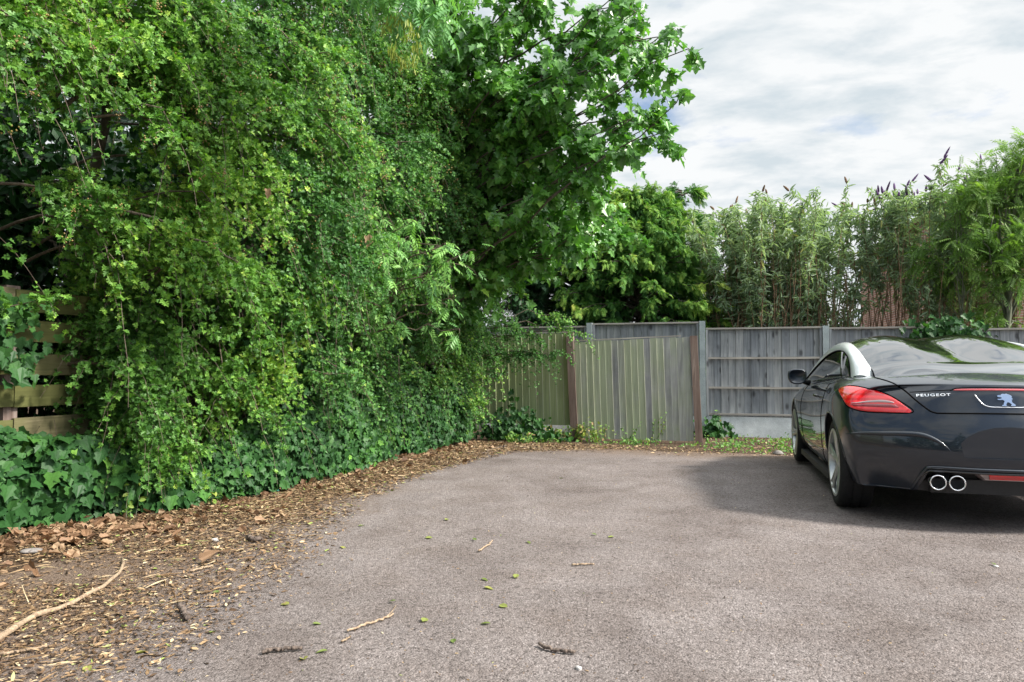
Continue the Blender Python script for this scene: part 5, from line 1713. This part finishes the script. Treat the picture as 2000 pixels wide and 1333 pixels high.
# long straws
n = 2600
y = g.uniform(1.3, 9.8, n); bx = np.interp(y, *HB) + .2
x = bx + (edge_x(y) + .1 - bx) * g.random(n)
P = np.stack([x, y, gz(x, y) + .008 + .008 * g.random(n)], -1)
A = g.normal(0, 1, P.shape); A[:, 2] *= .06; A[:, 0] += .25
T_STRAW = (np.array([(0, -.018, 0), (.5, -.016, .05), (1, -.008, 0), (1, .008, 0), (.5, .016, .05), (0, .018, 0)]), [[0, 1, 2, 3, 4, 5]])
tag(leaves('straw', P, A, np.array([0, 0, 1.0]) + g.normal(0, .2, P.shape), .03 + .11 * g.random(n) ** 2.5, T_STRAW, M['chips'], np.clip(.66 + .18 * g.normal(0, 1, n), 0, 1), None), kind='stuff')
# curled brown leaves drifted against the ivy
n = 550
y = np.concatenate([g.uniform(1.6, 4.6, 330), g.uniform(4.6, 9.6, 220)])
off = np.concatenate([np.abs(g.normal(0, .5, 330)), np.abs(g.normal(0, .3, 220))])
x = np.interp(y, *HB) + .12 + off
P = np.stack([x, y, gz(x, y) + .008 + .018 * g.random(n)], -1)
A = g.normal(0, 1, P.shape); A[:, 2] *= .22
T_DEAD = tmpl([(0, 0), (-.08, .22), (.12, .40), (.35, .30), (.55, .42), (.72, .2), (1, 0)], .55, .45)
tag(leaves('dead_leaves', P, A, np.array([0, 0, 1.0]) + g.normal(0, .38, P.shape), .035 + .06 * g.random(n) ** 1.5, T_DEAD, M['dead_leaf'], g.random(n), None), kind='stuff')
n = 260
y = g.uniform(2.2, 3.9, n); x = np.interp(y, *HB) + .25 + np.abs(g.normal(0, .38, n))
P = np.stack([x, y, gz(x, y) + .010 + .02 * g.random(n)], -1)
A = g.normal(0, 1, P.shape); A[:, 2] *= .25
tag(leaves('drifted_leaves', P, A, np.array([0, 0, 1.0]) + g.normal(0, .45, P.shape), .035 + .05 * g.random(n), T_DEAD, M['dead_leaf'], np.clip(.55 + .2 * g.normal(0, 1, n), 0, 1), None), kind='stuff')
# fine grit and specks lying loose on the tarmac
n = 9000
x = g.uniform(-3, 4.5, n); y = 1.4 + 8.3 * g.random(n) ** 1.4
P = np.stack([x, y, gz(x, y) + .003], -1)
A = g.normal(0, 1, P.shape); A[:, 2] *= .2
tag(leaves('grit', P, A, np.array([0, 0, 1.0]) + g.normal(0, .3, P.shape), .005 + .011 * g.random(n) ** 3, T_CHIP, M['chips'], np.clip(.45 + .25 * g.normal(0, 1, n), 0, 1), None), kind='stuff')


def stick(label, pts, r0, r1, mat, twig=None, wob=.006, name='stick'):
    """pts: survey points on the ground"""
    W = [gp(u, v) for u, v in pts]
    c = W[0]
    th = thing(name, label, 'stick', (c.x, c.y, c.z))
    path = spline([(p - c) + Vector((0, 0, r0 * .9 + .003)) for p in W], 18)
    path = [p + Vector((random.uniform(-wob, wob), random.uniform(-wob, wob), random.uniform(0, wob))) for p in path]
    mb_ = MB(); mb_.tube(path, [(r0 + (r1 - r0) * k / 17) * random.uniform(.88, 1.12) for k in range(18)], 8)
    mb_.build('stem', M[mat], th, True)
    for tw in (twig or []):
        W2 = [gp(u, v) - c + Vector((0, 0, r1 + .004)) for u, v in tw]
        mb_ = MB(); mb_.tube(spline(W2, 10), [r1 * .8 * (1 - .6 * k / 9) for k in range(10)], 6); mb_.build('twig', M[mat], th, True)


stick('long pale curved branch lying on the litter at the lower left', [(-60, 1290), (0, 1255), (60, 1215), (125, 1192), (185, 1162), (232, 1125), (240, 1098)], .014, .007, 'stick', [[(128, 1190), (160, 1190), (195, 1186)], [(232, 1122), (245, 1112), (252, 1112)]])
stick('second pale straw like stick below the long branch', [(0, 1285), (50, 1276), (95, 1268)], .006, .004, 'stick')
stick('short dark peeling stick where litter meets tarmac', [(350, 1190), (358, 1200), (366, 1216)], .012, .010, 'dark_stick')
stick('knobbly dark stick lying crosswise at the bottom edge', [(513, 1280), (545, 1275), (588, 1273)], .008, .007, 'dark_stick')
stick('bent grey brown stick alone on the tarmac at the bottom centre', [(1052, 1265), (1080, 1275), (1100, 1278), (1122, 1279)], .007, .006, 'dark_stick')
stick('split straw coloured twig on the tarmac with frayed end', [(678, 1237), (715, 1224), (748, 1213), (768, 1203)], .005, .004, 'stick', [[(752, 1211), (764, 1200), (774, 1186)]])
stick('tiny orange brown twig below the frayed twig', [(664, 1259), (686, 1248)], .004, .003, 'stick')
stick('thin pale straight twig in the middle of the tarmac', [(935, 1080), (950, 1070), (963, 1060)], .005, .004, 'stick')
stick('thin tan twig lying level right of the middle', [(1117, 1107), (1135, 1106), (1160, 1106)], .005, .004, 'stick')
stick('black charred looking stub at the litter edge', [(484, 1056), (497, 1060), (510, 1058)], .016, .014, 'dark_stick')
stick('white straight twig among the brown leaves', [(220, 1062), (237, 1054), (255, 1045)], .007, .005, 'stick')
stick('pale twig at the ragged end of the litter', [(372, 1120), (395, 1114), (416, 1109)], .006, .005, 'stick')
stick('long thin straw lying above the black stub', [(565, 1006), (600, 1006), (622, 1005)], .004, .003, 'stick')
stick('thin root like twig near the far ivy', [(950, 884), (968, 878), (990, 872)], .008, .005, 'dark_stick')

# single fresh leaves on the tarmac
LEAF = [(760, 1178), (1092, 936), (820, 937), (265, 1280), (430, 1160), (610, 1222), (830, 1053), (565, 1184), (930, 1058), (1030, 1060), (875, 1016), (665, 1070), (575, 1025), (940, 1133), (1005, 1132), (945, 1150),
        (885, 1252), (958, 1222), (825, 1218), (595, 1293), (1165, 1048), (700, 1030), (975, 1185), (170, 1305), (690, 1010), (410, 1240), (1200, 1050), (770, 960), (1945, 1107), (640, 1275)]
fl_me = []
for k in range(4):
    tv, tf = T_LANCE if k % 2 else T_OVAL
    fl_me.append(leaves('fallen_leaf', np.array([[0, 0, 0.0]]), np.array([[1.0, 0, .12]]), np.array([[0, 0, 1.0]]), np.array([.036 + .006 * k]), (tv * np.array([1, 1.2 if k % 2 == 0 else 2.2, 1]), tf), M['fallen'], np.array([.2 + .2 * k]), None))
for k, (u, v) in enumerate(LEAF):
    p = gp(u, v)
    src = fl_me[k % 4]
    o = src if k < 4 else src.copy()
    if k >= 4: COL.objects.link(o)
    o.location = (p.x, p.y, p.z + .008)
    o.rotation_euler = (random.uniform(-.25, .25), random.uniform(-.2, .1), random.uniform(0, 6.28))
    tag(o, 'small green leaf fallen on the bare tarmac', 'leaf', 'fresh leaves fallen on the tarmac')

# two withered leaves caught in the hedge
for (u, v, Y, sz, lab) in ((716, 474, 5.75, .11, 'large withered tan leaf caught in the hedge'), (712, 420, 5.75, .07, 'smaller withered leaf hanging above the large tan one'), (521, 385, 4.6, .07, 'brown crumpled leaf caught high in the hedge')):
    p = at(u, v, Y)
    o = leaves('withered_leaf', np.array([[0, 0, .06]]), np.array([[.25, 0.1, -1.0]]), np.array([[.8, -.5, .1]]), np.array([sz]), T_DEAD, M['dead_leaf'], np.array([.85]), None)
    o.location = p
    tag(o, lab, 'leaf')


def stone(name, label, p, sx_, sy_, sz_, mat, seed):
    r_ = random.Random(seed)
    bm = bmesh.new(); bmesh.ops.create_icosphere(bm, subdivisions=3, radius=1)
    ph = [r_.uniform(0, 6) for _ in range(3)]
    for v in bm.verts:
        k = 1 + .16 * math.sin(3 * v.co.x + ph[0]) * math.cos(2.6 * v.co.y + ph[1]) + .08 * math.sin(6 * v.co.z + ph[2]) + r_.uniform(-.02, .02)
        v.co = Vector((v.co.x * sx_ * k, v.co.y * sy_ * k, max(-.6, v.co.z) * sz_ * k))
    me_ = bpy.data.meshes.new(name); bm.to_mesh(me_); bm.free(); me_.materials.append(mat)
    me_.polygons.foreach_set('use_smooth', np.full(len(me_.polygons), True))
    o = bpy.data.objects.new(name, me_); COL.objects.link(o); o.location = p + Vector((0, 0, sz_ * .55))
    return tag(o, label, 'stone')


M['stone'] = concrete_mat('pale_stone', (0.45, 0.43, 0.42))
M['grey_stone'] = concrete_mat('grey_stone', (0.24, 0.22, 0.21))
stone('stone', 'small white stone on the litter near the black stub', gp(420, 1058), .022, .018, .014, M['stone'], 1)
stone('stone', 'flat grey stone among the curled brown leaves', gp(62, 1080), .06, .045, .018, M['grey_stone'], 2)
stone('stone', 'pale pebble half way up the right side of the tarmac', gp(1945, 1108), .012, .010, .007, M['stone'], 3)
stone('stone', 'rounded stone lump on the tarmac edge in front of the car wheel', gp(1520, 888), .07, .06, .03, M['grey_stone'], 4)
stone('stone', 'grey pebble near the bottom right of the middle', gp(1130, 1308), .012, .012, .008, M['stone'], 5)
q = gp(1392, 852)
th = thing('paving_slab', 'loose concrete paving slab lying at the foot of the brown post', 'slab', (q.x, q.y + .2, q.z))
mb = MB(); mb.box((0, 0, .03), (.36, .42, .06), Matrix.Rotation(.2, 3, 'Z'))
mb.build('slab', M['grey_stone'], th)
q = gp(528, 962)
mb = MB(); mb.tube([(-.06, 0, .02), (-.02, .01, .024), (.04, -.005, .022), (.085, .0, .018)], [.016, .024, .024, .010], 10)
M['teal'] = plain_mat('teal_plastic', (0.01, 0.16, 0.13), 0.3, var=.3)
tag(mb.build('bottle', M['teal'], None, True, (q.x, q.y, q.z)), 'crushed teal plastic bottle half hidden at the ivy edge', 'bottle')
